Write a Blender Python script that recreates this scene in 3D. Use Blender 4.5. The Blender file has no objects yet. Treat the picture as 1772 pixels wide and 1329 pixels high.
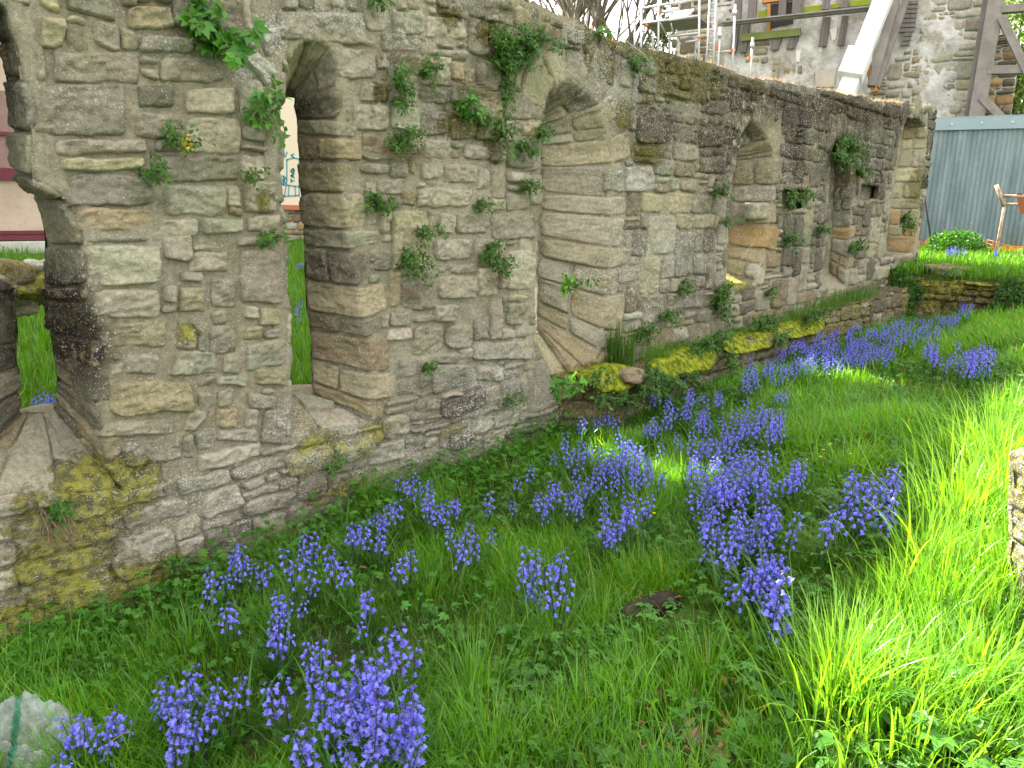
import bpy, math, random
import numpy as np
from math import radians as R, sin, cos, pi
from mathutils import Vector, Matrix

# ------------------------------------------------------------------ camera
F = 1300.0; W0, H0 = 1772, 1329
CAM = np.array([0.0, -3.5, 1.78])
PITCH = R(13.0); HEAD = R(42.8); ROLL = R(0.95)
_f = np.array([cos(PITCH)*cos(HEAD), cos(PITCH)*sin(HEAD), -sin(PITCH)])
_r = np.array([sin(HEAD), -cos(HEAD), 0.0]); _u = np.cross(_r, _f)
_R = _r*cos(ROLL) + _u*sin(ROLL); _U = _u*cos(ROLL) - _r*sin(ROLL)
cam_d = bpy.data.cameras.new('camera'); cam = bpy.data.objects.new('camera', cam_d)
bpy.context.scene.collection.objects.link(cam)
M = Matrix([[_R[0], _U[0], -_f[0], CAM[0]], [_R[1], _U[1], -_f[1], CAM[1]], [_R[2], _U[2], -_f[2], CAM[2]], [0, 0, 0, 1]])
cam.matrix_world = M
cam_d.sensor_width = 36; cam_d.lens = F/W0*36; cam_d.clip_start = 0.05; cam_d.clip_end = 2000
S = bpy.context.scene; S.camera = cam; C = S.collection

# ------------------------------------------------------------------ light
SUN_EL, SUN_AZ = R(41), R(79)          # azimuth measured from +X towards +Y: the sun stands behind the wall
world = bpy.data.worlds.new('World'); S.world = world; world.use_nodes = True
nt = world.node_tree; nt.nodes.clear()
sky = nt.nodes.new('ShaderNodeTexSky'); sky.sky_type = 'NISHITA'; sky.sun_disc = False
sky.sun_elevation = SUN_EL; sky.sun_rotation = pi/2 - SUN_AZ; sky.dust_density = 3.0; sky.air_density = 1.0
tc = nt.nodes.new('ShaderNodeTexCoord'); nz = nt.nodes.new('ShaderNodeTexNoise')
nz.inputs['Scale'].default_value = 2.2; nz.inputs['Detail'].default_value = 6
nt.links.new(tc.outputs['Generated'], nz.inputs['Vector'])
rp = nt.nodes.new('ShaderNodeMapRange'); rp.inputs['From Min'].default_value = .30; rp.inputs['From Max'].default_value = .55
rp.inputs['To Min'].default_value = .55; rp.inputs['To Max'].default_value = 1.0
nt.links.new(nz.outputs['Fac'], rp.inputs['Value'])
mx = nt.nodes.new('ShaderNodeMix'); mx.data_type = 'RGBA'
nt.links.new(rp.outputs['Result'], mx.inputs['Factor']); nt.links.new(sky.outputs['Color'], mx.inputs['A'])
mx.inputs['B'].default_value = (10.5, 10.2, 9.6, 1)      # thin bright cloud
bg = nt.nodes.new('ShaderNodeBackground'); bg.inputs['Strength'].default_value = 0.057
wo = nt.nodes.new('ShaderNodeOutputWorld')
nt.links.new(mx.outputs['Result'], bg.inputs['Color']); nt.links.new(bg.outputs['Background'], wo.inputs['Surface'])
sl = bpy.data.lights.new('sun', 'SUN'); sl.energy = 5.0; sl.angle = R(.55); sl.color = (1, .96, .88)
so = bpy.data.objects.new('sun', sl); C.objects.link(so)
sd = Vector((cos(SUN_EL)*cos(SUN_AZ), cos(SUN_EL)*sin(SUN_AZ), sin(SUN_EL)))
so.rotation_euler = sd.to_track_quat('Z', 'Y').to_euler(); so.location = (0, 20, 20)
S.view_settings.view_transform = 'Standard'; S.view_settings.look = 'None'
S.view_settings.exposure = 2.35; S.view_settings.gamma = 1.0
S.cycles.max_bounces = 6; S.cycles.transparent_max_bounces = 8; S.cycles.transmission_bounces = 4

# ------------------------------------------------------------------ geometry of view (finding real places of things)
def ray(px, py):
    d = _f*F + _R*(np.asarray(px, float)[..., None]-W0/2) - _U*(np.asarray(py, float)[..., None]-H0/2)
    return d/np.linalg.norm(d, axis=-1, keepdims=True)
def on_y(px, py, Y=0.0):
    d = ray(px, py); t = (Y-CAM[1])/d[..., 1]; return CAM + d*t[..., None]
def on_plane(px, py, p0, n):
    d = ray(px, py); t = np.dot(np.asarray(p0)-CAM, n)/(d@n); return CAM + d*t[..., None]
def sm(a, b, x): t = np.clip((np.asarray(x, float)-a)/(b-a), 0, 1); return t*t*(3-2*t)

# ------------------------------------------------------------------ noise
def _h(i, j, k, s):
    n = (i.astype(np.int64)*73856093) ^ (j.astype(np.int64)*19349663) ^ (k.astype(np.int64)*83492791) ^ (s*2654435761 & 0x7fffffff)
    n = (n ^ (n >> 13))*1274126177 & 0xffffffff; n = (n ^ (n >> 15))*2246822519 & 0xffffffff
    return ((n ^ (n >> 13)) & 0xffff)/65535.0
def noise(p, sc=1.0, s=1):
    p = np.asarray(p)*sc; i = np.floor(p).astype(np.int64); f = p-i; f = f*f*(3-2*f); o = 0
    for a in (0, 1):
        wa = f[..., 0] if a else 1-f[..., 0]
        for b in (0, 1):
            wb = f[..., 1] if b else 1-f[..., 1]
            for c in (0, 1):
                wc = f[..., 2] if c else 1-f[..., 2]
                o = o + wa*wb*wc*_h(i[..., 0]+a, i[..., 1]+b, i[..., 2]+c, s)
    return o*2-1
def fbm(p, sc=1.0, oct=3, s=1, g=.5):
    o = 0; a = 1.0
    for k in range(oct): o = o + a*noise(p, sc*2.03**k, s+k*17); a *= g
    return o

# ------------------------------------------------------------------ terrain height
def top_y(x):  # low ground along the wall foot
    return np.interp(x, [-3, .7, 2, 4.2, 5, 8, 11.8, 13, 20], [-.14, -.11, .01, .14, .21, .29, .36, .4, .4])
def terrain(x, y):
    x = np.asarray(x, float); y = np.asarray(y, float)
    z = top_y(x)
    hb = np.interp(x, [-2, 0, 3, 6, 9, 12], [.2, .26, .40, .46, .56, .66])
    z = z + hb*sm(-.9, -3.1, y)
    z = z + .05*sm(-3, -6, y)
    ter = np.interp(x, [11.8, 14, 17, 40], [.93, 1.12, 1.15, 1.2])           # terrace beyond the low wall
    w = sm(11.95, 12.05, x); z = z*(1-w) + np.maximum(ter, z*0+ter)*w
    # behind the wall: lawn rising to the buildings
    zb = .28 + .085*np.clip(y-.8, 0, 9.2) + .01*x
    wb = sm(.35, .7, y)*(1-sm(13.9, 14.6, x)); z = z*(1-wb) + zb*wb
    z = z - 2.0*sm(.02, .1, y)*(1-sm(.6, .75, y))*0
    p = np.stack([x, y, x*0], -1)
    return z + .035*noise(p, 1.1, 5) + .012*noise(p, 4.3, 6)
def on_ground(px, py, lift=0.0):
    d = ray(px, py); t = .8; prev = t
    for k in range(4000):
        p = CAM + d*t
        if p[2] < float(terrain(p[0], p[1])) + lift: break
        t += .02
    return CAM + d*t

# ------------------------------------------------------------------ object helpers
def tag(o, label=None, cat=None, group=None, kind=None):
    if label: o['label'] = label
    if cat: o['category'] = cat
    if group: o['group'] = group
    if kind: o['kind'] = kind
    return o
def empty(name, loc=(0, 0, 0), rz=0, label=None, cat=None, group=None):
    o = bpy.data.objects.new(name, None); C.objects.link(o); o.location = Vector(loc); o.rotation_euler = (0, 0, rz)
    o.empty_display_size = .1
    return tag(o, label, cat, group)
def make_mesh(name, V, Fq, mat, parent=None, smooth=True, attrs=None, tris=False):
    V = np.asarray(V, np.float32); Fq = np.asarray(Fq, np.int32)
    if parent is not None and parent.type == 'EMPTY':
        V = V - np.array(parent.location, np.float32)
        assert abs(parent.rotation_euler.z) < 1e-9
    elif parent is not None and parent.get('_o') is not None:
        V = V - np.array(parent['_o'], np.float32)
    me = bpy.data.meshes.new(name); n = Fq.shape[1]
    me.vertices.add(len(V)); me.vertices.foreach_set('co', V.ravel())
    me.loops.add(Fq.size); me.loops.foreach_set('vertex_index', Fq.ravel())
    me.polygons.add(len(Fq)); me.polygons.foreach_set('loop_start', np.arange(0, Fq.size, n, dtype=np.int32))
    me.polygons.foreach_set('use_smooth', np.full(len(Fq), smooth))
    if attrs:
        for k, a in attrs.items():
            at = me.color_attributes.new(k, 'FLOAT_COLOR', 'POINT')
            a = np.asarray(a, np.float32)
            if a.shape[1] == 3: a = np.concatenate([a, np.ones((len(a), 1), np.float32)], 1)
            at.data.foreach_set('color', a.ravel())
    me.update(); me.validate(); me.materials.append(mat)
    o = bpy.data.objects.new(name, me); C.objects.link(o)
    if parent is not None:
        o.parent = parent
    return o
class MB:                                   # mixed polygon builder for simple hard-surface parts
    def __init__(s): s.v = []; s.f = []
    def box(s, c, size, ax=None, bev=0):
        c = np.array(c, float); h = np.array(size, float)/2
        ax = np.eye(3) if ax is None else np.array(ax, float); b = len(s.v)
        for i in (-1, 1):
            for j in (-1, 1):
                for k in (-1, 1): s.v.append(c + ax[0]*h[0]*i + ax[1]*h[1]*j + ax[2]*h[2]*k)
        for q in ((0, 1, 3, 2), (4, 6, 7, 5), (0, 4, 5, 1), (2, 3, 7, 6), (0, 2, 6, 4), (1, 5, 7, 3)): s.f.append([b+i for i in q])
    def beam(s, a, b, w, t, side=(0, 0, 1)):
        a = np.array(a, float); b = np.array(b, float); d = b-a; L = np.linalg.norm(d); d /= L
        n = np.cross(d, np.array(side, float)); n /= np.linalg.norm(n); m = np.cross(n, d)
        s.box((a+b)/2, (L, w, t), (d, n, m))
    def tube(s, pts, r, n=8):
        pts = [np.array(p, float) for p in pts]; b = len(s.v); r = r if hasattr(r, '__len__') else [r]*len(pts)
        for i, p in enumerate(pts):
            d = pts[min(i+1, len(pts)-1)]-pts[max(i-1, 0)]; d /= (np.linalg.norm(d)+1e-9)
            a = np.cross(d, (0, 0, 1) if abs(d[2]) < .9 else (1, 0, 0)); a /= np.linalg.norm(a); c = np.cross(d, a)
            for k in range(n): s.v.append(p + r[i]*(cos(2*pi*k/n)*a + sin(2*pi*k/n)*c))
        for i in range(len(pts)-1):
            for k in range(n): s.f.append([b+i*n+k, b+i*n+(k+1) % n, b+(i+1)*n+(k+1) % n, b+(i+1)*n+k])
        s.f.append([b+k for k in range(n)][::-1]); s.f.append([b+(len(pts)-1)*n+k for k in range(n)])
    def poly(s, pts): b = len(s.v); s.v += [np.array(p, float) for p in pts]; s.f.append(list(range(b, b+len(pts))))
    def build(s, name, mat, parent=None, smooth=False, bevel=0):
        me = bpy.data.meshes.new(name); off = np.array(parent.location) if parent is not None and parent.type == 'EMPTY' else np.zeros(3)
        if parent is not None and parent.get('_o') is not None: off = np.array(parent['_o'])
        me.from_pydata([tuple(v-off) for v in s.v], [], s.f); me.materials.append(mat)
        if smooth:
            for p in me.polygons: p.use_smooth = True
        o = bpy.data.objects.new(name, me); C.objects.link(o)
        if parent is not None: o.parent = parent
        if bevel:
            m = o.modifiers.new('bevel', 'BEVEL'); m.width = bevel; m.segments = 2; m.limit_method = 'ANGLE'
        return o

# ------------------------------------------------------------------ materials
class N:
    def __init__(s, name):
        s.m = bpy.data.materials.new(name); s.m.use_nodes = True; s.t = s.m.node_tree; s.t.nodes.clear()
        s.out = s.t.nodes.new('ShaderNodeOutputMaterial'); s.c = None
    def n(s, typ, ins=None, **kw):
        q = s.t.nodes.new(typ)
        for k, v in kw.items(): setattr(q, k, v)
        for k, v in (ins or {}).items():
            if hasattr(v, 'node'): s.t.links.new(v, q.inputs[k])
            elif isinstance(v, tuple) and len(v) == 3 and q.inputs[k].type == 'RGBA': q.inputs[k].default_value = (*v, 1)
            else: q.inputs[k].default_value = v
        return q
    def coord(s):
        if s.c is None: s.c = s.n('ShaderNodeNewGeometry').outputs['Position']
        return s.c
    def noise(s, sc, det=4, rough=.55, vec=None, out='Fac', dist=0):
        return s.n('ShaderNodeTexNoise', {'Vector': vec or s.coord(), 'Scale': sc, 'Detail': det, 'Roughness': rough, 'Distortion': dist}).outputs[out]
    def vor(s, sc, vec=None, feature='F1', out='Distance', rnd=1.0):
        return s.n('ShaderNodeTexVoronoi', {'Vector': vec or s.coord(), 'Scale': sc, 'Randomness': rnd}, feature=feature).outputs[out]
    def rng(s, v, a, b, c=0., d=1., smooth=True):
        return s.n('ShaderNodeMapRange', {'Value': v, 'From Min': a, 'From Max': b, 'To Min': c, 'To Max': d}, interpolation_type='SMOOTHSTEP' if smooth else 'LINEAR').outputs[0]
    def mix(s, f, a, b, mode='MIX'):
        q = s.n('ShaderNodeMix', {'Factor': f}, data_type='RGBA', blend_type=mode)
        for k, v in (('A', a), ('B', b)):
            sock = [i for i in q.inputs if i.name == k and i.type == 'RGBA'][0]
            if hasattr(v, 'node'): s.t.links.new(v, sock)
            else: sock.default_value = (*v, 1)
        return [o for o in q.outputs if o.type == 'RGBA'][0]
    def math(s, op, a, b=0.):
        q = s.n('ShaderNodeMath', operation=op)
        for i, v in enumerate((a, b)):
            if hasattr(v, 'node'): s.t.links.new(v, q.inputs[i])
            else: q.inputs[i].default_value = v
        return q.outputs[0]
    def mul(s, a, b): return s.math('MULTIPLY', a, b)
    def add(s, a, b): return s.math('ADD', a, b)
    def attr(s, name): return s.n('ShaderNodeAttribute', attribute_name=name).outputs['Color']
    def sep(s, c):
        q = s.n('ShaderNodeSeparateColor', {'Color': c}); return q.outputs[0], q.outputs[1], q.outputs[2]
    def bump(s, h, strength=.5, dist=.01, normal=None):
        ins = {'Height': h, 'Strength': strength, 'Distance': dist}
        if normal: ins['Normal'] = normal
        return s.n('ShaderNodeBump', ins).outputs[0]
    def bsdf(s, col, rough=.9, spec=.3, normal=None, metal=0.):
        ins = {'Base Color': col, 'Roughness': rough, 'Specular IOR Level': spec, 'Metallic': metal}
        if normal: ins['Normal'] = normal
        return s.n('ShaderNodeBsdfPrincipled', ins).outputs[0]
    def end(s, sh): s.t.links.new(sh, s.out.inputs['Surface']); return s.m

def stone_mat(name, speck=1.0, pits=1.0):
    q = N(name); col = q.attr('col'); my, ds, wl = q.sep(q.attr('mask'))
    n1 = q.noise(9, 5, .6); n2 = q.noise(42, 5, .65); n3 = q.noise(170, 3, .6)
    c = q.mix(q.rng(n1, .32, .66), q.mix(.6, col, (.72, .74, .62), 'MULTIPLY'), q.mix(.35, col, (1.0, .93, .80), 'MULTIPLY'))
    c = q.mix(q.rng(n2, .35, .65), q.mix(.7, c, (.58, .56, .50), 'MULTIPLY'), c)
    c = q.mix(q.mul(q.rng(n3, .55, .72), .35), c, (.09, .08, .06))
    # green-grey algae film
    c = q.mix(q.mul(q.rng(q.noise(3.1, 4), .50, .68), .30), c, (.24, .25, .12))
    # black / brown staining, plus darkened arch heads
    st = q.mul(ds, q.rng(q.noise(13, 6, .7), .30, .55))
    c = q.mix(q.n('ShaderNodeClamp', {'Value': q.mul(st, 1.15)}).outputs[0], c, q.mix(q.rng(q.noise(30, 3), .4, .6), (.028, .024, .022), (.085, .058, .036)))
    # moss and yellow lichen
    ml = q.rng(q.add(q.mul(my, 1.15), q.mul(q.add(q.noise(16, 7, .75), -.5), 1.9)), .38, .68)
    mc = q.mix(q.rng(q.noise(24, 4), .36, .60), (.12, .125, .03), (.42, .40, .045)); mc = q.mix(q.rng(q.n('ShaderNodeSeparateXYZ', {0: q.coord()}).outputs[2], 1.6, 2.3, 0., .75), mc, q.mix(q.rng(q.noise(30, 4), .4, .6), (.05, .045, .014), (.17, .125, .025)))
    c = q.mix(q.mul(ml, .85), c, mc)
    # white crustose lichen spots
    g = q.add(q.mul(wl, .30), q.mul(q.add(q.noise(8, 5, .7), -.5), .62))
    s1 = q.rng(q.add(q.noise(95, 3, .7), q.mul(g, .34)), .62, .665); s2 = q.mul(q.rng(q.add(q.noise(38, 6, .75), q.mul(g, .42)), .68, .72), .85)
    sp = q.math('MAXIMUM', s1, s2); sp = q.mul(sp, speck)
    c = q.mix(q.n('ShaderNodeClamp', {'Value': q.mul(sp, .9)}).outputs[0], c, (.60, .59, .54))
    pit = q.rng(q.vor(60, q.n('ShaderNodeVectorMath', {0: q.coord(), 1: (1.0, 1.0, 1.9)}, operation='MULTIPLY').outputs[0]), .16, .05)
    pit = q.mul(pit, q.rng(q.noise(11, 2), .5, .62))
    c = q.mix(q.mul(pit, .75*pits), c, (.045, .04, .03))
    h = q.add(q.add(q.mul(q.noise(24, 8, .72), 1.3), q.mul(n3, .5)), q.add(q.mul(sp, .25), q.mul(pit, -1.1*pits)))
    h = q.add(h, q.mul(ml, q.mul(q.noise(130, 3), 1.6)))
    return q.end(q.bsdf(c, .93, .18, q.bump(h, 1.0, .018)))
M_STONE = stone_mat('weathered_limestone')
M_FAR = stone_mat('far_masonry', .5, .3)

def leaf_mat(name, base, var=.35, trans=.35, rough=.45, spec=.35, tint=(1.1, 1.05, .6)):
    q = N(name); a = q.attr('col')
    c = q.mix(1.0, base, a, 'MULTIPLY')
    c = q.mix(q.mul(q.rng(q.noise(5, 3), .35, .65), var), c, q.mix(1.0, c, (1.25, 1.1, .7), 'MULTIPLY'))
    b = q.bsdf(c, rough, spec)
    t = q.n('ShaderNodeBsdfTranslucent', {'Color': q.mix(1.0, c, tint, 'MULTIPLY')}).outputs[0]
    return q.end(q.n('ShaderNodeMixShader', {0: trans, 1: b, 2: t}).outputs[0])
M_GRASS = leaf_mat('grass_blade', (.090, .260, .022), .45, .42, .33, .5, (2.0, 1.65, .6))
M_LEAF = leaf_mat('weed_leaf', (.066, .205, .028), .35, .35, .45, .35, (1.5, 1.5, .7))
M_WLEAF = leaf_mat('wall_plant_leaf', (.050, .135, .020), .35, .30, .5, .3, (1.4, 1.3, .7))
M_BELL = leaf_mat('bluebell_petal', (.25, .25, .93), .12, .42, .45, .3, (1.1, 1.05, 1.05))
M_BSTEM = leaf_mat('bluebell_stem', (.05, .045, .07), .15, .1)
M_BUD = leaf_mat('bluebell_bud', (.10, .09, .30), .15, .2)
M_MOSS = None
def simple(name, col, rough=.8, nsc=6, amt=.35, dark=(.5, .5, .5), bumpd=.004, bsc=60, spec=.3, metal=0., stretch=None):
    q = N(name); v = q.coord()
    if stretch: v = q.n('ShaderNodeVectorMath', {0: v, 1: stretch}, operation='MULTIPLY').outputs[0]
    n = q.noise(nsc, 6, .65, v)
    c = q.mix(q.mul(q.rng(n, .35, .68), amt), col, q.mix(1.0, col, dark, 'MULTIPLY'))
    n2 = q.noise(bsc, 4, .6, v)
    c = q.mix(q.mul(q.rng(n2, .5, .75), amt*.6), c, q.mix(1.0, c, dark, 'MULTIPLY'))
    return q.end(q.bsdf(c, rough, spec, q.bump(n2, .6, bumpd), metal))
M_SOIL = simple('soil', (.06, .055, .022), .95, 3, .6, (.5, .7, .4), .03, 18)
M_TWIG = simple('dry_stalk', (.26, .20, .13), .9, 20, .5)
M_TIMBER = simple('grey_weathered_timber', (.27, .245, .235), .85, 3, .6, (.55, .52, .5), .006, 30, .2, 0., (1, 1, 1))
M_STEEL = simple('galvanised_steel', (.52, .53, .55), .45, 5, .4, (.7, .7, .7), .002, 50, .5, .55)
# ------------------------------------------------------------------ masonry machinery
WC = {'g': (.405, .382, .318), 'l': (.52, .488, .405), 't': (.47, .39, .265), 'b': (.33, .265, .19), 'o': (.50, .34, .175),
      'd': (.20, .185, .155), 'k': (.08, .072, .062), 'y': (.50, .455, .315), 'w': (.57, .56, .50)}
MORTAR = np.array((.41, .39, .32))
class Stones:
    def __init__(s, seed=1): s.V = []; s.F = []; s.C = []; s.n = 0; s.rg = np.random.RandomState(seed); s.seam = []
    def add(s, quad, mapf, col, res=.012, protr=.02, depth=.05, relief=.012, corner=None, edge=.008, pil=None):
        """quad: 4 corners (u,v) bl, br, tr, tl; mapf(u, v) -> P, N"""
        rg = s.rg; q = np.array(quad, float)
        w = (np.linalg.norm(q[1]-q[0])+np.linalg.norm(q[2]-q[3]))/2; h = (np.linalg.norm(q[3]-q[0])+np.linalg.norm(q[2]-q[1]))/2
        if hasattr(mapf, 'vscale'): h *= mapf.vscale
        nu = int(np.clip(w/res, 3, 70)); nv = int(np.clip(h/res, 3, 60))
        ss = np.linspace(-1, 1, nu+1); tt = np.linspace(-1, 1, nv+1)
        ss = np.r_[-1, ss, 1]; tt = np.r_[-1, tt, 1]
        Sg, Tg = np.meshgrid(ss, tt)
        c = corner if corner is not None else rg.uniform(.02, .12)
        k = rg.uniform(3, 7)
        A = Sg*(1-c*np.abs(Tg)**k); B = Tg*(1-c*np.abs(Sg)**k*min(1.6, w/max(h, .01)))
        a = (A+1)/2; b = (B+1)/2
        uv = ((1-a)*(1-b))[..., None]*q[0] + (a*(1-b))[..., None]*q[1] + (a*b)[..., None]*q[2] + ((1-a)*b)[..., None]*q[3]
        so = rg.uniform(0, 500, 3)
        P3 = np.concatenate([uv, np.zeros_like(uv[..., :1])], -1)+so
        uv[..., 0] += edge*(noise(P3, 9, 3)+.5*noise(P3, 24, 5)); uv[..., 1] += edge*(noise(P3, 9, 4)*.8+.5*noise(P3, 24, 6))
        pil = pil or rg.uniform(5, 13)
        # rim falls within ~1.5 cm of the edge
        du = (1-np.abs(Sg))*w/2; dv = (1-np.abs(Tg))*h/2; m = np.minimum(du, dv)
        rim = np.sqrt(np.clip(1-(1-np.clip(m/.0065, 0, 1))**2, 0, 1))
        pw = (1-np.abs(Sg)**pil*.14)*(1-np.abs(Tg)**pil*.14)
        tilt = (rg.uniform(-.008, .008)*Sg + rg.uniform(-.004, .011)*Tg)*min(1, max(.2, protr/.02))
        zz = protr*rim*pw + tilt*rim + relief*rim*fbm(P3, 11, 3, 7) + relief*.55*rim*noise(P3*np.array([1, 2.2, 1]), 34, 9) + relief*.9*rim*np.minimum(fbm(P3*np.array([1, 1.7, 1]), 6, 2, 13), 0)
        edge_ring = np.zeros_like(Sg, bool); edge_ring[0] = edge_ring[-1] = True; edge_ring[:, 0] = edge_ring[:, -1] = True
        zz = np.where(edge_ring, -depth, zz)
        P, Nn = mapf(uv[..., 0], uv[..., 1])
        X = P + Nn*zz[..., None]
        nr, nc = Sg.shape; id0 = np.arange(nr*nc).reshape(nr, nc)+s.n
        f = np.stack([id0[:-1, :-1], id0[:-1, 1:], id0[1:, 1:], id0[1:, :-1]], -1).reshape(-1, 4)
        s.V.append(X.reshape(-1, 3)); s.F.append(f); s.n += nr*nc
        base = np.array(WC[col] if isinstance(col, str) else col)*rg.uniform(.78, 1.24)
        base = base*(1+rg.uniform(-.035, .035, 3)); s.C.append(np.tile(base, (nr*nc, 1)))
    def build(s, name, mat, parent, maskf, flip=False):
        V = np.concatenate(s.V); Fq = np.concatenate(s.F); Cc = np.concatenate(s.C)
        if flip: Fq = Fq[:, ::-1]
        return make_mesh(name, V, Fq, mat, parent, True, {'col': Cc, 'mask': maskf(V)})
def plane_map(origin, U, Vv, Nn):
    o, U, Vv, Nn = (np.array(a, float) for a in (origin, U, Vv, Nn))
    return lambda u, v: (o+u[..., None]*U+v[..., None]*Vv, np.broadcast_to(Nn, u.shape+(3,)))
FRONT = plane_map((0, 0, 0), (1, 0, 0), (0, 0, 1), (0, -1, 0))

class Pack:                                  # greedy rubble coursing on an occupancy grid
    def __init__(s, u0, u1, v0, v1, cell=.015, seed=3):
        s.u0, s.v0, s.c = u0, v0, cell; s.nu = int((u1-u0)/cell); s.nv = int((v1-v0)/cell)
        s.occ = np.zeros((s.nv, s.nu), bool); s.rg = np.random.RandomState(seed)
        s.cu = u0+(np.arange(s.nu)+.5)*cell; s.cv = v0+(np.arange(s.nv)+.5)*cell
    def block_poly(s, poly, grow=0):
        p = np.array(poly, float); UU, VV = np.meshgrid(s.cu, s.cv)
        if grow:
            c = p.mean(0); d = p-c; p = c+d*(1+grow/np.maximum(np.linalg.norm(d, axis=1, keepdims=True), .05))
        s.occ |= inside(UU, VV, p)
    def block_above(s, fn): s.occ |= s.cv[:, None] > fn(s.cu)[None, :]
    def fill(s, course, width, minw=.05, minh=.035, split=.25, span=.12, gap=.008):
        rg = s.rg; out = []; c = s.c; lines = []; z = s.v0
        while z < s.v0+s.nv*c: z += course(z)*rg.uniform(.75, 1.3); lines.append(z)
        lines = np.array(lines)
        for j in range(s.nv):
            i = 0
            while i < s.nu:
                if s.occ[j, i]: i += 1; continue
                zc = s.v0+j*c; uc = s.u0+i*c
                nl = lines[lines > zc+minh*.9]; ht = (nl[0]-zc) if len(nl) else .1
                r = rg.rand()
                if r < span and len(nl) > 1: ht = nl[1]-zc
                elif r < span+split and ht > .11: ht *= rg.uniform(.42, .6)
                wt = width(uc, zc)*rg.uniform(.55, 1.6)
                if ht > .2: wt = max(wt, ht*.8)
                if ht < .08: wt = min(wt, .22)
                hw = max(1, int(round(wt/c))); hh = max(1, int(round(ht/c)))
                e = i
                while e < s.nu and e-i < hw and not s.occ[j, e]: e += 1
                # avoid leaving slivers
                k = e
                while k < s.nu and k-e < 3 and not s.occ[j, k]: k += 1
                if k-e < 3 and (k >= s.nu or s.occ[j, k]): e = k
                t = j
                while t < s.nv and t-j < hh and not s.occ[t, i:e].any(): t += 1
                w, h = (e-i)*c, (t-j)*c
                s.occ[j:t, i:e] = True
                if w >= minw and h >= minh:
                    g = gap*rg.uniform(.5, 1.4); jx = lambda: rg.uniform(-.012, .012)*min(1, w/.2); jy = lambda: rg.uniform(-.010, .010)*min(1, h/.12)
                    u, v = s.u0+i*c, s.v0+j*c
                    out.append(([(u+g+jx(), v+g+jy()), (u+w-g+jx(), v+g+jy()), (u+w-g+jx(), v+h-g+jy()), (u+g+jx(), v+h-g+jy())], u+w/2, v+h/2, w, h))
                i = e
        return out
def inside(X, Y, p):
    r = np.zeros(np.shape(X), bool); n = len(p); j = n-1
    for i in range(n):
        xi, yi = p[i]; xj, yj = p[j]
        if yi != yj: r ^= ((yi > Y) != (yj > Y)) & (X < (xj-xi)*(Y-yi)/(yj-yi)+xi)
        j = i
    return r
def grid_sheet(us, vs, mapf, keep, disp, seed=1):
    UU, VV = np.meshgrid(us, vs); P, Nn = mapf(UU, VV); X = P+Nn*disp(UU, VV)[..., None]
    id0 = np.arange(UU.size).reshape(UU.shape); f = np.stack([id0[:-1, :-1], id0[:-1, 1:], id0[1:, 1:], id0[1:, :-1]], -1).reshape(-1, 4)
    cu = (UU[:-1, :-1]+UU[1:, 1:])/2; cv = (VV[:-1, :-1]+VV[1:, 1:])/2
    f = f[keep(cu, cv).ravel()]
    used = np.unique(f); rm = np.full(UU.size, -1); rm[used] = np.arange(len(used))
    return X.reshape(-1, 3)[used], rm[f]
class Sheets:
    def __init__(s): s.V = []; s.F = []; s.n = 0
    def add(s, V, Fq): s.V.append(V); s.F.append(Fq+s.n); s.n += len(V)
    def build(s, name, mat, parent, maskf, col=MORTAR):
        V = np.concatenate(s.V); n = len(V); k = 1+.14*noise(V, 2.3, 3)+.08*noise(V, 15, 4)
        warm = np.clip(noise(V, 1.2, 8)*.5+.35, 0, 1)[:, None]*np.array([.05, .01, -.02])
        return make_mesh(name, V, np.concatenate(s.F), mat, parent, True, {'col': np.asarray(col)*k[:, None]+warm, 'mask': maskf(V)})

# ------------------------------------------------------------------ surface growth masks (places found on the wall plane)
# (px, py, rx, ry, strength)
MOSS = [(1180, 165, 60, 14, .7), (1050, 120, 14, 26, .8), (1300, 145, 40, 8, .6), (890, 110, 50, 14, .5), (1000, 160, 30, 20, .35), (640, 200, 8, 20, .4), (190, 850, 80, 48, 1.1), (110, 960, 100, 60, .85), (150, 1040, 140, 48, 1.2), (250, 1010, 90, 40, 1.1), (90, 1075, 90, 30, .8), (380, 985, 50, 14, .8), (60, 900, 60, 60, .55), (340, 975, 50, 20, .7),
        (550, 775, 35, 30, .9), (640, 750, 25, 20, .8), (580, 850, 60, 30, .55), (620, 890, 50, 30, .5), (850, 60, 22, 22, 1.1), (775, 30, 20, 20, .8), (790, 215, 40, 25, .7), (850, 250, 20, 45, .6), (655, 160, 16, 15, .9),
        (1018, 70, 9, 40, 1.1), (1085, 80, 50, 18, .9), (1150, 130, 16, 24, 1.2), (1190, 135, 30, 22, 1.15), (1225, 120, 30, 10, .7), (1078, 200, 12, 22, 1.2), (1120, 265, 24, 20, 1.1), (1120, 160, 18, 40, .7),
        (1235, 150, 14, 30, .7), (1140, 95, 40, 12, .7), (1030, 640, 40, 14, .9), (1280, 490, 22, 12, .9), (455, 350, 20, 25, .6), (325, 575, 20, 18, .7), (780, 745, 22, 10, .9),
        (960, 770, 40, 25, .5), (1450, 440, 8, 40, .5), (1590, 320, 8, 60, .5), (940, 610, 20, 30, .5), (930, 670, 30, 15, .3), (1000, 250, 40, 8, .2)]
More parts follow.
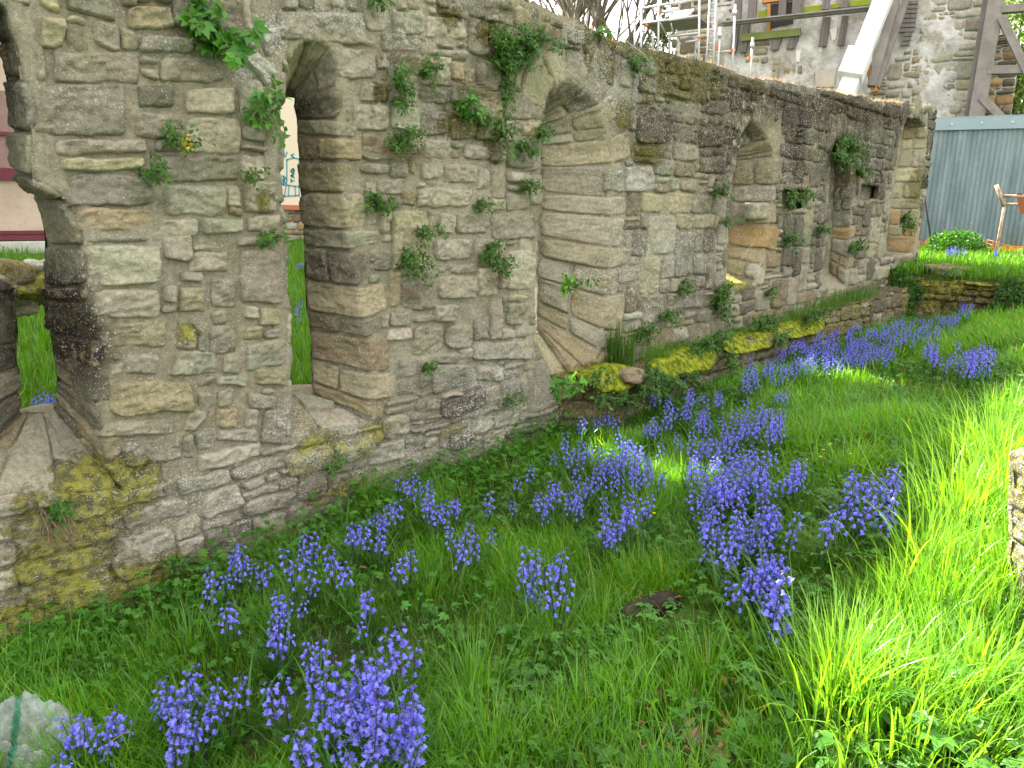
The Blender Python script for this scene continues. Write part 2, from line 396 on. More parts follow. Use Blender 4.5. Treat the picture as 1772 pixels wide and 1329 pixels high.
STAIN_DARK = [(1230, 130, 70, 22, .7), (1340, 165, 60, 22, .8), (1450, 185, 60, 18, .9), (1560, 200, 40, 14, .8), (1160, 230, 30, 40, .6), (985, 175, 40, 25, .35), (1304, 235, 20, 18, .5), (1060, 110, 50, 25, .4), (100, 520, 50, 60, 1.5), (130, 600, 55, 55, 1.5), (90, 440, 25, 60, .8), (560, 280, 45, 26, .55), (540, 400, 40, 90, .9), (560, 470, 60, 40, .75), (595, 460, 60, 25, .5), (540, 175, 30, 18, 1.4), (530, 300, 20, 25, 1.1), (575, 560, 50, 30, .3),  # includes plain darkening over the second and third arch heads
         (1170, 100, 90, 40, .6), (1300, 170, 80, 40, .75), (1400, 190, 90, 30, .9), (1380, 230, 14, 60, 1.3), (1450, 260, 40, 80, .7), (1500, 190, 100, 25, 1.0), (1240, 230, 50, 60, .7), (1100, 230, 50, 50, .45), (1340, 330, 60, 60, .4),
         (1480, 320, 40, 80, .5), (1520, 330, 30, 50, .6), (950, 70, 80, 30, .45), (850, 20, 80, 20, .45), (1185, 75, 60, 15, .6), (1250, 120, 20, 25, .7), (800, 700, 60, 30, .35), (500, 880, 100, 30, .35), (470, 900, 80, 30, .4), (610, 900, 60, 30, .4), (560, 850, 60, 20, .5), (370, 20, 120, 30, .25),
         (940, 330, 20, 60, .5), (960, 440, 20, 50, .35), (800, 160, 60, 30, .35), (260, 350, 30, 10, .5), (1430, 400, 60, 60, .35), (1200, 500, 60, 60, .2), (905, 760, 40, 20, .6), (770, 560, 40, 20, .15)]
WHITE = [(430, 110, 45, 45, 1.3), (470, 60, 30, 40, 1.2), (320, 80, 90, 35, .8), (600, 30, 130, 40, .75), (700, 60, 100, 60, .6), (850, 640, 110, 60, .75), (830, 730, 120, 50, .8), (700, 780, 150, 50, .7), (400, 860, 180, 70, .75), (600, 770, 60, 30, 1.1),
         (1090, 310, 45, 25, 1.3), (1080, 150, 80, 70, .7), (1040, 480, 120, 100, .65), (1130, 420, 120, 110, .6), (820, 400, 110, 80, .35), (1000, 60, 60, 40, .6), (1350, 300, 200, 150, .35), (220, 880, 70, 40, .6), (480, 740, 100, 60, .6), (160, 200, 80, 60, .25), (1200, 330, 100, 80, .4)]
def _blob(lst, V):
    o = np.zeros(len(V))
    for px, py, rx, ry, s in lst:
        c = on_y(px, py); a = on_y(px+rx, py); b = on_y(px, py-ry)
        du = max(a[0]-c[0], .01); dv = max(b[2]-c[2], .01)
        d = ((V[:, 0]-c[0])/du)**2+((V[:, 2]-c[2])/dv)**2
        o = np.maximum(o, s*np.exp(-d*.75))
    return o
def wall_mask(V):
    m = np.zeros((len(V), 4), np.float32); m[:, 3] = 1
    m[:, 0] = _blob(MOSS, V)+.12*np.clip(noise(V, 2.1, 41), 0, 1); m[:, 1] = _blob(STAIN_DARK, V)+.5*np.clip(fbm(V*np.array([1, 1, .5]), 2.2, 2, 42)-.15, 0, 1)*sm(4, 7, V[:, 0])
    m[:, 2] = _blob(WHITE, V)+.19+.25*np.clip(noise(V, 1.4, 44), -.3, 1)
    return m
def plain_mask(a=.1, b=.2, c=.2, seed=3):
    def f(V):
        m = np.zeros((len(V), 4), np.float32); m[:, 3] = 1
        m[:, 0] = a+a*1.5*noise(V, 1.7, seed); m[:, 1] = b+b*noise(V, 1.3, seed+1); m[:, 2] = c+c*noise(V, 1.1, seed+2); return m
    return f

# ------------------------------------------------------------------ the ruined wall
_tp = on_y(np.array([880, 930, 1000, 1060, 1110, 1160, 1240, 1300, 1400, 1500, 1610.]), np.array([-4, 10, 42, 70, 88, 100, 117, 136, 153, 172, 186.]))
TX = np.r_[-2, 1.0, 2.6, _tp[:, 0]]; TZ = np.r_[2.98, 2.98, 2.98, _tp[:, 2]]
def wtop(x): x = np.asarray(x, float); return np.interp(x, TX, TZ)+.02*noise(np.stack([x, x*0, x*0], -1), 2.5, 77)
WX0, WX1 = -1.2, float(on_y(1606, 300)[0]); WT = .62
wall = empty('ruined_wall', (6, .3, 0), 0, 'long roofless old stone wall of grey rubble with narrow arched window slits, running beside the bluebell grass', 'wall')
core = Sheets(); st = Stones(5)
def gx(a, b):  # finer near the camera
    o = [a]
    while o[-1] < b: o.append(o[-1]+(.016 if o[-1] < 4.5 else .03))
    return np.array(o)
class Opening:
    """outline pairs: A on the front face, B at depth D behind it (photo pixels on those planes)"""
    def __init__(s, pairs, D, closed=False):
        a = np.array([p[0] for p in pairs], float); b = np.array([p[1] for p in pairs], float)
        s.A = on_y(a[:, 0], a[:, 1], 0.)[:, [0, 2]]; s.B = on_y(b[:, 0], b[:, 1], D)[:, [0, 2]]; s.D = D; s.closed = closed
        ar = 0.5*np.sum(s.A[:, 0]*np.roll(s.A[:, 1], -1)-np.roll(s.A[:, 0], -1)*s.A[:, 1]); s.ccw = ar > 0
        Ac = np.vstack([s.A, s.A[:1]]); Bc = np.vstack([s.B, s.B[:1]]); s.L = np.r_[0, np.cumsum(np.linalg.norm(np.diff(Ac, axis=0), axis=1))]
        s.t = np.linspace(0, s.L[-1], max(12, int(s.L[-1]/.045)))              # worn, uneven edges
        am = .016 if s.L[-1] > 1.5 else .008; wt = np.minimum(1, np.minimum(s.t, s.L[-1]-s.t)/.1)
        def den(Q, k): return np.stack([np.interp(s.t, s.L, Q[:, 0])+wt*k*am*noise(np.stack([s.t, s.t*0, s.t*0+s.L[-1]], -1), 7, 3), np.interp(s.t, s.L, Q[:, 1])+wt*k*am*noise(np.stack([s.t, s.t*0, s.t*0+s.L[-1]], -1), 6, 8)], -1)
        s.Ac = den(Ac, 1.0); s.Bc = den(Bc, .7); s.A = s.Ac[:-1]; s.B0 = s.B; s.B = s.Bc[:-1]
    def at(s, t):
        t = np.mod(t, s.L[-1]); ax = np.interp(t, s.t, s.Ac[:, 0]); az = np.interp(t, s.t, s.Ac[:, 1]); bx = np.interp(t, s.t, s.Bc[:, 0]); bz = np.interp(t, s.t, s.Bc[:, 1])
        e = .05; t2 = np.mod(t+e, s.L[-1]); t1 = np.mod(t-e, s.L[-1])
        tx = np.interp(t2, s.t, s.Ac[:, 0])-np.interp(t1, s.t, s.Ac[:, 0]); tz = np.interp(t2, s.t, s.Ac[:, 1])-np.interp(t1, s.t, s.Ac[:, 1])
        n = np.hypot(tx, tz)+1e-9; tx /= n; tz /= n
        ox, oz = (tz, -tx) if s.ccw else (-tz, tx)
        return ax, az, bx, bz, ox, oz, tx, tz
    def mapf(s, u, v):          # u<0 along the reveal into the depth, u>0 on the face; v along the outline
        ax, az, bx, bz, ox, oz, tx, tz = s.at(v)
        k = np.clip(-u/s.D, 0, 1.3); up = np.maximum(u, 0)
        P = np.stack([ax+(bx-ax)*k+ox*up, s.D*k, az+(bz-az)*k+oz*up], -1)
        dr = np.stack([bx-ax, np.full_like(ax, s.D), bz-az], -1); T = np.stack([tx, 0*tx, tz], -1)
        nr = np.cross(dr, T); nr /= np.linalg.norm(nr, axis=-1, keepdims=True)
        inn = -np.stack([ox, 0*ox, oz], -1); sg = np.sign((nr*inn).sum(-1)); nr = nr*np.where(sg == 0, 1, sg)[..., None]
        fr = np.zeros_like(nr); fr[..., 1] = -1
        w = sm(-.02, .02, u)[..., None]; n = nr*(1-w)+fr*w; n /= np.linalg.norm(n, axis=-1, keepdims=True)
        return P, n
    def surfaces(s, core):
        t = np.arange(0, s.L[-1]+.02, .02); u = np.r_[np.linspace(-s.D*(1 if s.closed else 1.0), 0, 22), .02, .05, .085]
        V, f = grid_sheet(u, t, s.mapf, lambda a, b: np.ones(a.shape, bool), lambda a, b: np.interp(a, [-.05, .0, .02, .05, .085], [-.004, .002, .014, .012, -.006])+.006*noise(np.stack([a, b, a*0], -1), 12, 5))
        core.add(V, f)
        if s.closed:
            c = s.B.mean(0); us = np.linspace(s.B[:, 0].min()-.05, s.B[:, 0].max()+.05, 24); vs = np.linspace(s.B[:, 1].min()-.05, s.B[:, 1].max()+.05, 30)
            V, f = grid_sheet(us, vs, plane_map((0, s.D-.02, 0), (1, 0, 0), (0, 0, 1), (0, -1, 0)), lambda a, b: np.ones(a.shape, bool), lambda a, b: .01*noise(np.stack([a, b, a*0], -1), 9, 3))
            core.add(V, f)
OP = []
w1 = Opening([((640, 728), (541, 682)), ((641, 680), (541, 650)), ((640, 605), (538, 585)), ((620, 520), (528, 505)), ((604, 430), (526, 422)), ((588, 300), (519, 300)), ((582, 205), (513, 202)), ((588, 130), (512, 176)), ((572, 85), (507, 160)), ((540, 62), (496, 156)),
              ((508, 76), (484, 166)), ((488, 118), (474, 190)), ((483, 190), (468, 220)), ((488, 380), (476, 380)), ((502, 600), (484, 560)), ((505, 752), (487, 682))], .30); OP.append(w1)
w2 = Opening([((1000, 676), (931, 575)), ((1034, 610), (931, 550)), ((1048, 480), (929, 455)), ((1054, 300), (932, 300)), ((1046, 222), (933, 238)), ((1026, 172), (932, 214)), ((996, 140), (926, 200)), ((966, 138), (918, 202)), ((942, 165), (905, 215)), ((934, 215), (893, 240)), ((930, 400), (888, 390)), ((922, 560), (880, 520)), ((922, 700), (880, 572))], .27); OP.append(w2)
w3 = Opening([((1306, 490), (1256, 472)), ((1325, 400), (1260, 400)), ((1333, 320), (1264, 320)), ((1336, 262), (1268, 272)), ((1322, 230), (1268, 250)), ((1302, 206), (1264, 240)), ((1285, 222), (1254, 248)), ((1275, 262), (1248, 272)), ((1265, 330), (1242, 330)), ((1254, 492), (1236, 472))], .26); OP.append(w3)
w4 = Opening([((1462, 495), (1434, 470)), ((1468, 400), (1436, 400)), ((1472, 310), (1440, 315)), ((1470, 262), (1441, 280)), ((1460, 238), (1440, 262)), ((1444, 240), (1438, 262)), ((1436, 270), (1430, 285)), ((1432, 370), (1424, 370)), ((1420, 498), (1412, 472))], .2, True); OP.append(w4)
w5 = Opening([((1579, 440), (1530, 436)), ((1590, 330), (1541, 330)), ((1600, 250), (1556, 252)), ((1600, 218), (1560, 222)), ((1585, 203), (1562, 216)), ((1568, 206), (1556, 218)), ((1558, 235), (1550, 240)), ((1550, 300), (1541, 300)), ((1526, 445), (1519, 440))], .23, True); OP.append(w5)
h1 = Opening([((1396, 362), (1388, 360)), ((1398, 328), (1390, 330)), ((1352, 326), (1348, 329)), ((1353, 364), (1349, 360))], .3, True); OP.append(h1)
h2 = Opening([((1518, 345), (1512, 343)), ((1520, 322), (1514, 325)), ((1490, 318), (1486, 322)), ((1484, 347), (1481, 343))], .12, True); OP.append(h2)
w0 = Opening([((215, 850), (100, 710)), ((160, 700), (98, 655)), ((170, 600), (84, 580)), ((145, 500), (74, 500)), ((142, 400), (76, 400)), ((128, 350), (62, 335)), ((64, 318), (28, 305)), ((52, 200), (20, 200)), ((40, 90), (12, 95)), ((10, 15), (-10, 40)), ((-60, -30), (-40, 10)),
              ((-150, 60), (-70, 60)), ((-170, 300), (-75, 300)), ((-180, 450), (-50, 462)), ((-170, 480), (24, 492)), ((-165, 600), (28, 600)), ((-120, 860), (34, 716))], .42); OP.append(w0)
pk = Pack(WX0, WX1, -.25, 3.5, .015, 11)
for o in OP: pk.block_poly(o.A); o.surfaces(core)
for o in (w1, w2, w3): # deepen through the wall: back reveal widening outwards
    pass
# explicit blocks read from the photograph: (x0, y0, x1, y1, colour) or 4 corners
BL = [(60, 145, 218, 236, 'g'), (88, 90, 240, 143, 'g'), (66, 28, 110, 82, 'y'), (215, 10, 300, 52, 't'), (240, 60, 335, 93, 'g'), (275, 97, 388, 143, 'g'), (235, 148, 305, 188, 'd'), (322, 152, 405, 200, 'l'), (235, 194, 310, 240, 'g'), (318, 202, 415, 266, 'l'), (262, 268, 412, 316, 'g'),
      (90, 242, 250, 267, 'l'), (100, 270, 250, 296, 'y'), (116, 300, 265, 357, 'g'), (280, 320, 390, 374, 'g'), (278, 377, 343, 408, 'l'), (347, 376, 420, 404, 'l'), (132, 361, 265, 402, 't'), (420, 316, 480, 370, 'g'), (428, 373, 482, 399, 'l'),
      [(462, 155), (478, 122), (440, 86), (410, 88), 'w'], [(470, 104), (497, 62), (492, 40), (440, 56), 'w'], [(482, 70), (626, 78), (628, 22), (480, 18), 'g'], (584, 84, 650, 138, 'g'),
      (146, 424, 275, 495, 'l'), (156, 499, 280, 548, 'l'), [(196, 607), (285, 600), (287, 556), (180, 560), 'y'], (218, 612, 275, 648, 'g'), [(190, 722), (333, 712), (333, 655), (170, 660), 't'], [(170, 757), (300, 752), (300, 722), (190, 726), 'g'], [(215, 808), (318, 800), (316, 757), (200, 762), 'g'],
      (283, 408, 328, 450, 'l'), (326, 436, 395, 470, 'l'), (310, 495, 352, 540, 'y'), (365, 480, 403, 533, 'g'), (412, 430, 487, 527, 'l'), (361, 562, 408, 610, 'g'), [(290, 650), (378, 648), (370, 608), (312, 604), 'l'], (384, 612, 416, 648, 'l'), [(424, 642), (495, 632), (493, 586), (420, 592), 'l'], (446, 532, 490, 565, 'y'),
      (438, 640, 496, 668, 'y'), (372, 650, 425, 668, 'g'), (425, 682, 475, 708, 'l'), [(313, 746), (345, 745), (364, 712), (330, 712), 'l'], (370, 706, 412, 740, 't'), [(452, 768), (503, 765), (503, 705), (455, 708), 'g'], (374, 742, 445, 766, 'l'),
      (610, 181, 672, 228, 'l'), (622, 143, 656, 178, 'g'), (658, 144, 674, 178, 'y'), (720, 325, 815, 360, 'l'), (757, 368, 786, 404, 'l'), (790, 369, 842, 405, 'l'), (848, 370, 925, 415, 'l'), (765, 281, 822, 318, 'l'), (672, 281, 702, 308, 'g'), (726, 281, 763, 311, 'l'), (800, 249, 845, 275, 'g'), [(823, 330), (838, 326), (845, 284), (828, 290), 'l'],
      (722, 150, 776, 180, 'g'), (728, 191, 774, 235, 'g'), (777, 205, 822, 240, 'g'), (731, 241, 778, 276, 'g'), (677, 17, 730, 62, 'g'), [(737, 64), (808, 70), (802, 34), (737, 28), 'l'], (661, 60, 722, 92, 'g'), [(739, 96), (808, 104), (806, 88), (740, 82), 'l'],
      (750, 412, 812, 450, 'l'), (755, 458, 822, 473, 'g'), (757, 477, 823, 517, 'g'), (690, 480, 748, 537, 'g'), (748, 526, 790, 556, 'l'), (875, 524, 923, 565, 'g'), (875, 432, 925, 500, 'l'), (815, 590, 920, 622, 'g'), (820, 632, 868, 660, 'g'), [(746, 688), (812, 665), (812, 626), (740, 634), 'g'], [(763, 726), (838, 702), (830, 672), (758, 696), 'd'],
      [(776, 784), (820, 766), (820, 742), (774, 756), 'd'], (1081, 286, 1130, 333, 'w'), (1046, 297, 1079, 332, 'g'), (870, 160, 935, 205, 'g'), (900, 210, 934, 238, 'y'), (876, 245, 930, 292, 'g'), (876, 335, 910, 366, 'l'),
      (1220, 175, 1262, 200, 'd'), (1208, 218, 1250, 255, 'd'), (1210, 272, 1255, 300, 'd'), (1100, 180, 1160, 250, 'd'), (1150, 110, 1190, 130, 'k'), (1296, 350, 1330, 380, 'l')]
def near_res(x): return .0085 if x < 3.6 else (.011 if x < 6 else .018)
def mark(quad): pk.block_poly(quad)
for b in BL:
    if isinstance(b, tuple): q = [(b[0], b[3]), (b[2], b[3]), (b[2], b[1]), (b[0], b[1])]; c = b[4]
    else: q = b[:4]; c = b[4]
    P = on_y(np.array([p[0] for p in q], float), np.array([p[1] for p in q], float))[:, [0, 2]]
    cx = P.mean(0); P2 = cx+(P-cx)*.985+st.rg.uniform(-.006, .006, (4, 2))
    if inside(np.array([cx[0]]), np.array([cx[1]]), w1.A)[0] or inside(np.array([cx[0]]), np.array([cx[1]]), w0.A)[0] or inside(np.array([cx[0]]), np.array([cx[1]]), w2.A)[0]: continue
    mark(P); st.add(P2, FRONT, c, near_res(cx[0]), st.rg.uniform(.018, .036), .05, .015, None, .011)
# blocks wrapping round the window edges
jb = Stones(9)
def quoins(o, t0, t1, hs, u_in, fronts, cols, res, protr=.006, corner=.04, splitp=.5):
    t = t0; k = 0; rg = jb.rg
    while t < t1-.03:
        h = hs[k % len(hs)]*rg.uniform(.85, 1.15); e = min(t+h, t1)
        if t1-e < .05: e = t1
        fr = fronts[k % len(fronts)]*rg.uniform(.8, 1.2)
        g = .005
        # split the deep reveal into two stones now and then
        cutn = [-u_in, fr] if rg.rand() < splitp else [-u_in, -u_in*rg.uniform(.4, .6), fr]
        for a, b in zip(cutn[:-1], cutn[1:]):
            q = [(a+g, t+g), (b-g, t+g), (b-g, e-g), (a+g, e-g)]
            jb.add(q, o.mapf, cols[rg.randint(len(cols))], res, protr+rg.uniform(.004, .02), .035, .010, corner+rg.uniform(0, .06), .007, 12)
        # reserve the space on the face
        tt = np.linspace(t, e, 5); pin, _ = o.mapf(np.zeros(5), tt); pout, _ = o.mapf(np.full(5, fr), tt)
        pk.block_poly(np.vstack([pin[:, [0, 2]], pout[::-1][:, [0, 2]]])); t = e; k += 1
# outline parameters: L gives the length at each vertex
quoins(w1, w1.L[0]+.02, w1.L[6], [.13, .19, .16, .12, .22, .17], .30, [.10, .22, .12, .09, .18], 'ygbtgygl', .0085, .008)
quoins(w1, w1.L[6], w1.L[11], [.16, .2, .14], .30, [.03, .04], 'yggy', .009, .003)
quoins(w1, w1.L[11], w1.L[15]-.01, [.16, .12, .2], .30, [.02, .06], 'glg', .012, .003)
quoins(w1, w1.L[15], w1.L[16]-.01, [.2, .3], .30, [.0, .0], 'gyl', .0085, .004)
quoins(w2, w2.L[0]+.02, w2.L[4], [.18, .22, .17, .24, .2], .27, [.14, .30, .18, .26], 'lyltyyll', .011, .008)
quoins(w2, w2.L[4], w2.L[9], [.2, .17], .27, [.2, .24, .18], 'yygg', .011, .003)
quoins(w2, w2.L[9], w2.L[12]-.01, [.2, .14, .24], .27, [.06, .2, .1], 'gtl', .016, .003)
quoins(w2, w2.L[12], w2.L[13]-.01, [.3], .27, [.02], 'yg', .012, .004)
quoins(w3, w3.L[0]+.02, w3.L[3], [.2, .15, .26], .26, [.16, .12, .3], 'loytyl', .016, .008)
quoins(w3, w3.L[3], w3.L[7], [.2, .25], .26, [.16, .2], 'ygl', .016, .006)
quoins(w3, w3.L[7], w3.L[9]-.01, [.25, .2], .26, [.1, .25], 'gd', .02, .004)
quoins(w4, w4.L[0]+.02, w4.L[3], [.2, .16], .2, [.12, .25], 'lotyy', .02, .005); quoins(w4, w4.L[3], w4.L[8]-.01, [.25], .2, [.15, .25], 'gdd', .022, .005)
quoins(w5, w5.L[0]+.02, w5.L[3], [.24, .18], .23, [.10, .06], 'yoly', .02, .005); quoins(w5, w5.L[3], w5.L[8]-.01, [.3], .23, [.15, .25], 'gdl', .022, .005)
quoins(w0, w0.L[0]+.02, w0.L[3], [.13, .16], .42, [.02, .06], 'tyd', .0085, .006); quoins(w0, w0.L[3], w0.L[10], [.16, .2, .13], .42, [.02, .0], 'ggdb', .0085, .004)
quoins(w0, w0.L[10], w0.L[16]-.01, [.2], .42, [.05], 'gd', .012, .004); quoins(w0, w0.L[16], w0.L[17]-.01, [.22, .3], .42, [.0, .0], 'gt', .010, .004)
pk.block_above(lambda u: wtop(u)-.01)
LX0 = float(on_y(930, 700)[0])
def col_for(x, z, rg):
    top = float(wtop(x))
    if x < 4.3: ch = 'gglllgyglt' if z > .9 else 'gglggll'
    elif x < 6.9: ch = 'gglgydb' if z < 2.2 else 'gdgbdg'
    else: ch = 'gdgbyddg' if z < 2.2 else 'ddkddd'
    return ch[rg.randint(len(ch))]
for q, u, v, w, h in pk.fill(lambda z: .115 if z < .9 else .165, lambda u, z: (.17 if z > .6 else .22) if u < 4.3 else .27, .05, .035, .25, .16, .006):
    near = u < 4.3
    if near and st.rg.rand() < .10 and w*h < .02: continue          # left as smeared mortar
    p = st.rg.uniform(.012, .036)
    st.add(q, FRONT, col_for(u, v, st.rg), near_res(u), p, .05, st.rg.uniform(.009, .016), st.rg.uniform(.02, .22) if near else st.rg.uniform(.02, .14), .013 if near else .011)
# mortar bed, back face, top and end
us = gx(WX0, WX1)
def holeA(a, b):
    k = np.ones(a.shape, bool)
    for o in OP: k &= ~inside(a, b, o.A)
    return k & (b < wtop(a)+.01)
def bed(a, b):
    p = np.stack([a, b, a*0], -1); return -.002+.010*fbm(p, 5, 3, 21)+.003*noise(p, 45, 22)
V, f = grid_sheet(us, np.arange(-.3, 3.45, .016), FRONT, holeA, bed); core.add(V, f)
BACK = plane_map((0, WT, 0), (1, 0, 0), (0, 0, 1), (0, 1, 0))
def outer(o): # the same slit carried to the back face
    c = o.B.mean(0); E = c+(o.B-c)*np.array([1.25, 1.03]); E[:, 0] += np.where(o.B[:, 0] > c[0], .09 if o is w0 else (.27 if o is w1 else .12), 0); return E
def holeB(a, b):
    k = np.ones(a.shape, bool)
    for o in OP:
        if not o.closed: k &= ~inside(a, b, outer(o))
    return k & (b < wtop(a)+.01)
V, f = grid_sheet(np.arange(WX0, WX1, .03), np.arange(-.3, 3.45, .03), BACK, holeB, lambda a, b: .01*noise(np.stack([a, b, a*0], -1), 4, 3)); core.add(V, f[:, ::-1])
for o in OP:
    if o.closed: continue
    Bc = np.vstack([o.B, o.B[:1]]); E = outer(o); Ec = np.vstack([E, E[:1]]); rows = []
    tt = np.linspace(0, len(o.B), 120); ix = np.arange(len(o.B)+1)
    for k in np.linspace(0, 1, 6):
        x = np.interp(tt, ix, Bc[:, 0])*(1-k)+np.interp(tt, ix, Ec[:, 0])*k; z = np.interp(tt, ix, Bc[:, 1])*(1-k)+np.interp(tt, ix, Ec[:, 1])*k
        rows.append(np.stack([x, np.full_like(x, o.D+(WT+.02-o.D)*k), z], -1))
    G = np.stack(rows); n0, n1 = G.shape[:2]; G = G.reshape(-1, 3)+.006*np.stack([noise(G.reshape(-1, 3), 14, k) for k in (1, 2, 3)], -1)
    id0 = np.arange(n0*n1).reshape(n0, n1); core.add(G, np.stack([id0[:-1, :-1], id0[:-1, 1:], id0[1:, 1:], id0[1:, :-1]], -1).reshape(-1, 4))
tops = Stones(31)
tm = lambda u, v: (np.stack([u, v, wtop(u)-.02], -1), np.broadcast_to(np.array([0, 0, 1.]), u.shape+(3,)))
V, f = grid_sheet(np.arange(WX0, WX1+.05, .05), np.linspace(0, WT, 14), tm, lambda a, b: np.ones(a.shape, bool), lambda a, b: .012*noise(np.stack([a, b, a*0], -1), 5, 3)); core.add(V, f)
pt = Pack(WX0, WX1, -.015, WT, .02, 8)
for q, u, v, w, h in pt.fill(lambda z: .2, lambda a, b: .3, .08, .06): tops.add(q, tm, 'dgdg'[tops.rg.randint(4)], .03 if u > 5 else .02, tops.rg.uniform(.01, .05), .05, .02)
ENDM = plane_map((WX1, 0, 0), (0, 1, 0), (0, 0, 1), (1, 0, 0))
V, f = grid_sheet(np.linspace(0, WT, 20), np.linspace(-.2, 3.4, 100), ENDM, lambda a, b: b < wtop(np.full(a.shape, WX1)), lambda a, b: .02*noise(np.stack([a, b, a*0], -1), 6, 3)); core.add(V, f)
pe = Pack(-.02, WT, 0, float(wtop(WX1)), .02, 9)
for q, u, v, w, h in pe.fill(lambda z: .18, lambda a, b: .25, .08, .06): tops.add(q, ENDM, 'gyt'[tops.rg.randint(3)], .03, .02, .05, .02)
mort = core.build('mortar_bed', M_STONE, wall, wall_mask)
rub = st.build('rubble_face', M_STONE, wall, wall_mask)
jmb = jb.build('window_surrounds', M_STONE, wall, wall_mask)
cop = tops.build('wall_top', M_STONE, wall, wall_mask)
for o_ in (mort, rub, jmb, cop): o_['label'] = {'mortar_bed': 'grey brown mortar between the stones', 'rubble_face': 'lichen spotted rubble stones of the wall face', 'window_surrounds': 'dressed and stained blocks round the narrow windows', 'wall_top': 'uneven top course lit along its edge'}[o_.name]
jmb.name = 'window_surround'
# lichened sill slab of the second window
ss_ = Stones(77)
A = on_y(np.array([506, 655, 640, 506.]), np.array([800, 768, 716, 742.]))
def slab(pa, pb, y0, y1, h, cols, cuts=2, tilt=.06, seed=3):
    x0, x1 = pa[0], pb[0]; z = (pa[2]+pb[2])/2
    e = np.linspace(x0, x1, cuts+1)
    for a, b in zip(e[:-1], e[1:]):
        mp = plane_map((0, 0, z), (1, 0, 0), (0, .94, .34), (0, -.34, .94))
        ss_.add([(a+.003, y0), (b-.003, y0), (b-.003, y1), (a+.003, y1)], mp, cols[ss_.rg.randint(len(cols))], .009, .03, h, .009, .05, .007, 14)
pa, pb = on_y(506, 797, -.07), on_y(655, 765, -.07)
slab(pa, pb, -.075, .14, .07, 'yl')
sm_ = lambda V: np.concatenate([np.full((len(V), 1), .62)+.35*noise(V, 6, 4)[:, None], np.zeros((len(V), 1)), np.full((len(V), 1), 1.0), np.ones((len(V), 1))], 1).astype(np.float32)
ss_.build('sill', M_STONE, wall, sm_)['label'] = 'sloping sill slab crusted with yellow and white lichen'
# footing ledge along the far part of the wall
lf = Stones(41); lc = Sheets(); LY = -.30
lx = np.array([4.2, 5.2, 6.0, 8, 10.6, 12.2]); lz = np.array([.60, .58, .57, .65, .75, .79])
def ltop(x): x = np.asarray(x, float); return np.interp(x, lx, lz)+.03*noise(np.stack([x, x*0, x*0+3], -1), 3.1, 7)
LXA, LXB = float(on_y(945, 690)[0])+.12, 12.0
def lfront(u): return LY-.03*noise(np.stack([u, u*0, u*0], -1), 1.9, 4)+.25*(1-sm(LXA, LXA+.5, u))
LM = lambda u, v: (np.stack([u, lfront(u), v], -1), np.broadcast_to(np.array([0, -1., 0]), u.shape+(3,)))
LT = lambda u, v: (np.stack([u, lfront(u)+v, ltop(u)-.01], -1), np.broadcast_to(np.array([0, 0, 1.]), u.shape+(3,)))
one = lambda a, b: np.ones(a.shape, bool)
V, f = grid_sheet(np.arange(LXA, LXB, .03), np.arange(0, .85, .03), LM, lambda a, b: b < ltop(a)+.01, lambda a, b: -.02+.012*fbm(np.stack([a, b, a*0], -1), 6, 3)); lc.add(V, f)
V, f = grid_sheet(np.arange(LXA, LXB, .03), np.linspace(0, .36, 12), LT, one, lambda a, b: .015*fbm(np.stack([a, b, a*0], -1), 6, 3)); lc.add(V, f)
pl = Pack(LXA, LXB, .05, .85, .015, 13); pl.block_above(lambda u: ltop(u))
for q, u, v, w, h in pl.fill(lambda z: .15, lambda a, b: .26, .06, .04): lf.add(q, LM, 'gbdtg'[lf.rg.randint(5)], .014, lf.rg.uniform(.0, .035), .05, .016, lf.rg.uniform(.06, .2), .014)
lm_ = plain_mask(.26, .25, .25, 12)
led = lc.build('footing_core', M_STONE, wall, lm_, np.array((.2, .17, .12))); led['label'] = 'earthy core of the low footing ledge'
lf.build('footing_ledge', M_STONE, wall, lm_)['label'] = 'low projecting stone footing under the far half of the wall'

# ------------------------------------------------------------------ terrain
xs = np.concatenate([np.arange(-60, -4, 2.), np.arange(-4, 16, .08), np.arange(16, 90, 2.)]); ys = np.concatenate([np.arange(-60, -6, 2.), np.arange(-6, 3, .08), np.arange(3, 20, .5), np.arange(20, 120, 4.)])
UU, VV = np.meshgrid(xs, ys); Z = terrain(UU, VV)
id0 = np.arange(UU.size).reshape(UU.shape); f = np.stack([id0[:-1, :-1], id0[:-1, 1:], id0[1:, 1:], id0[1:, :-1]], -1).reshape(-1, 4)
gq = N('grassy_ground'); gc = gq.mix(gq.rng(gq.noise(2.5, 5), .35, .65), (.030, .065, .012), (.065, .12, .018)); gc = gq.mix(gq.rng(gq.noise(14, 5), .45, .7), gc, (.045, .038, .018))
M_GROUND = gq.end(gq.bsdf(gc, .95, .1, gq.bump(gq.noise(35, 5), .8, .03)))
ground = make_mesh('ground', np.stack([UU, VV, Z], -1).reshape(-1, 3), f, M_GROUND); tag(ground, 'grassy ground sloping up from the wall foot to the bank', 'ground', kind='structure')

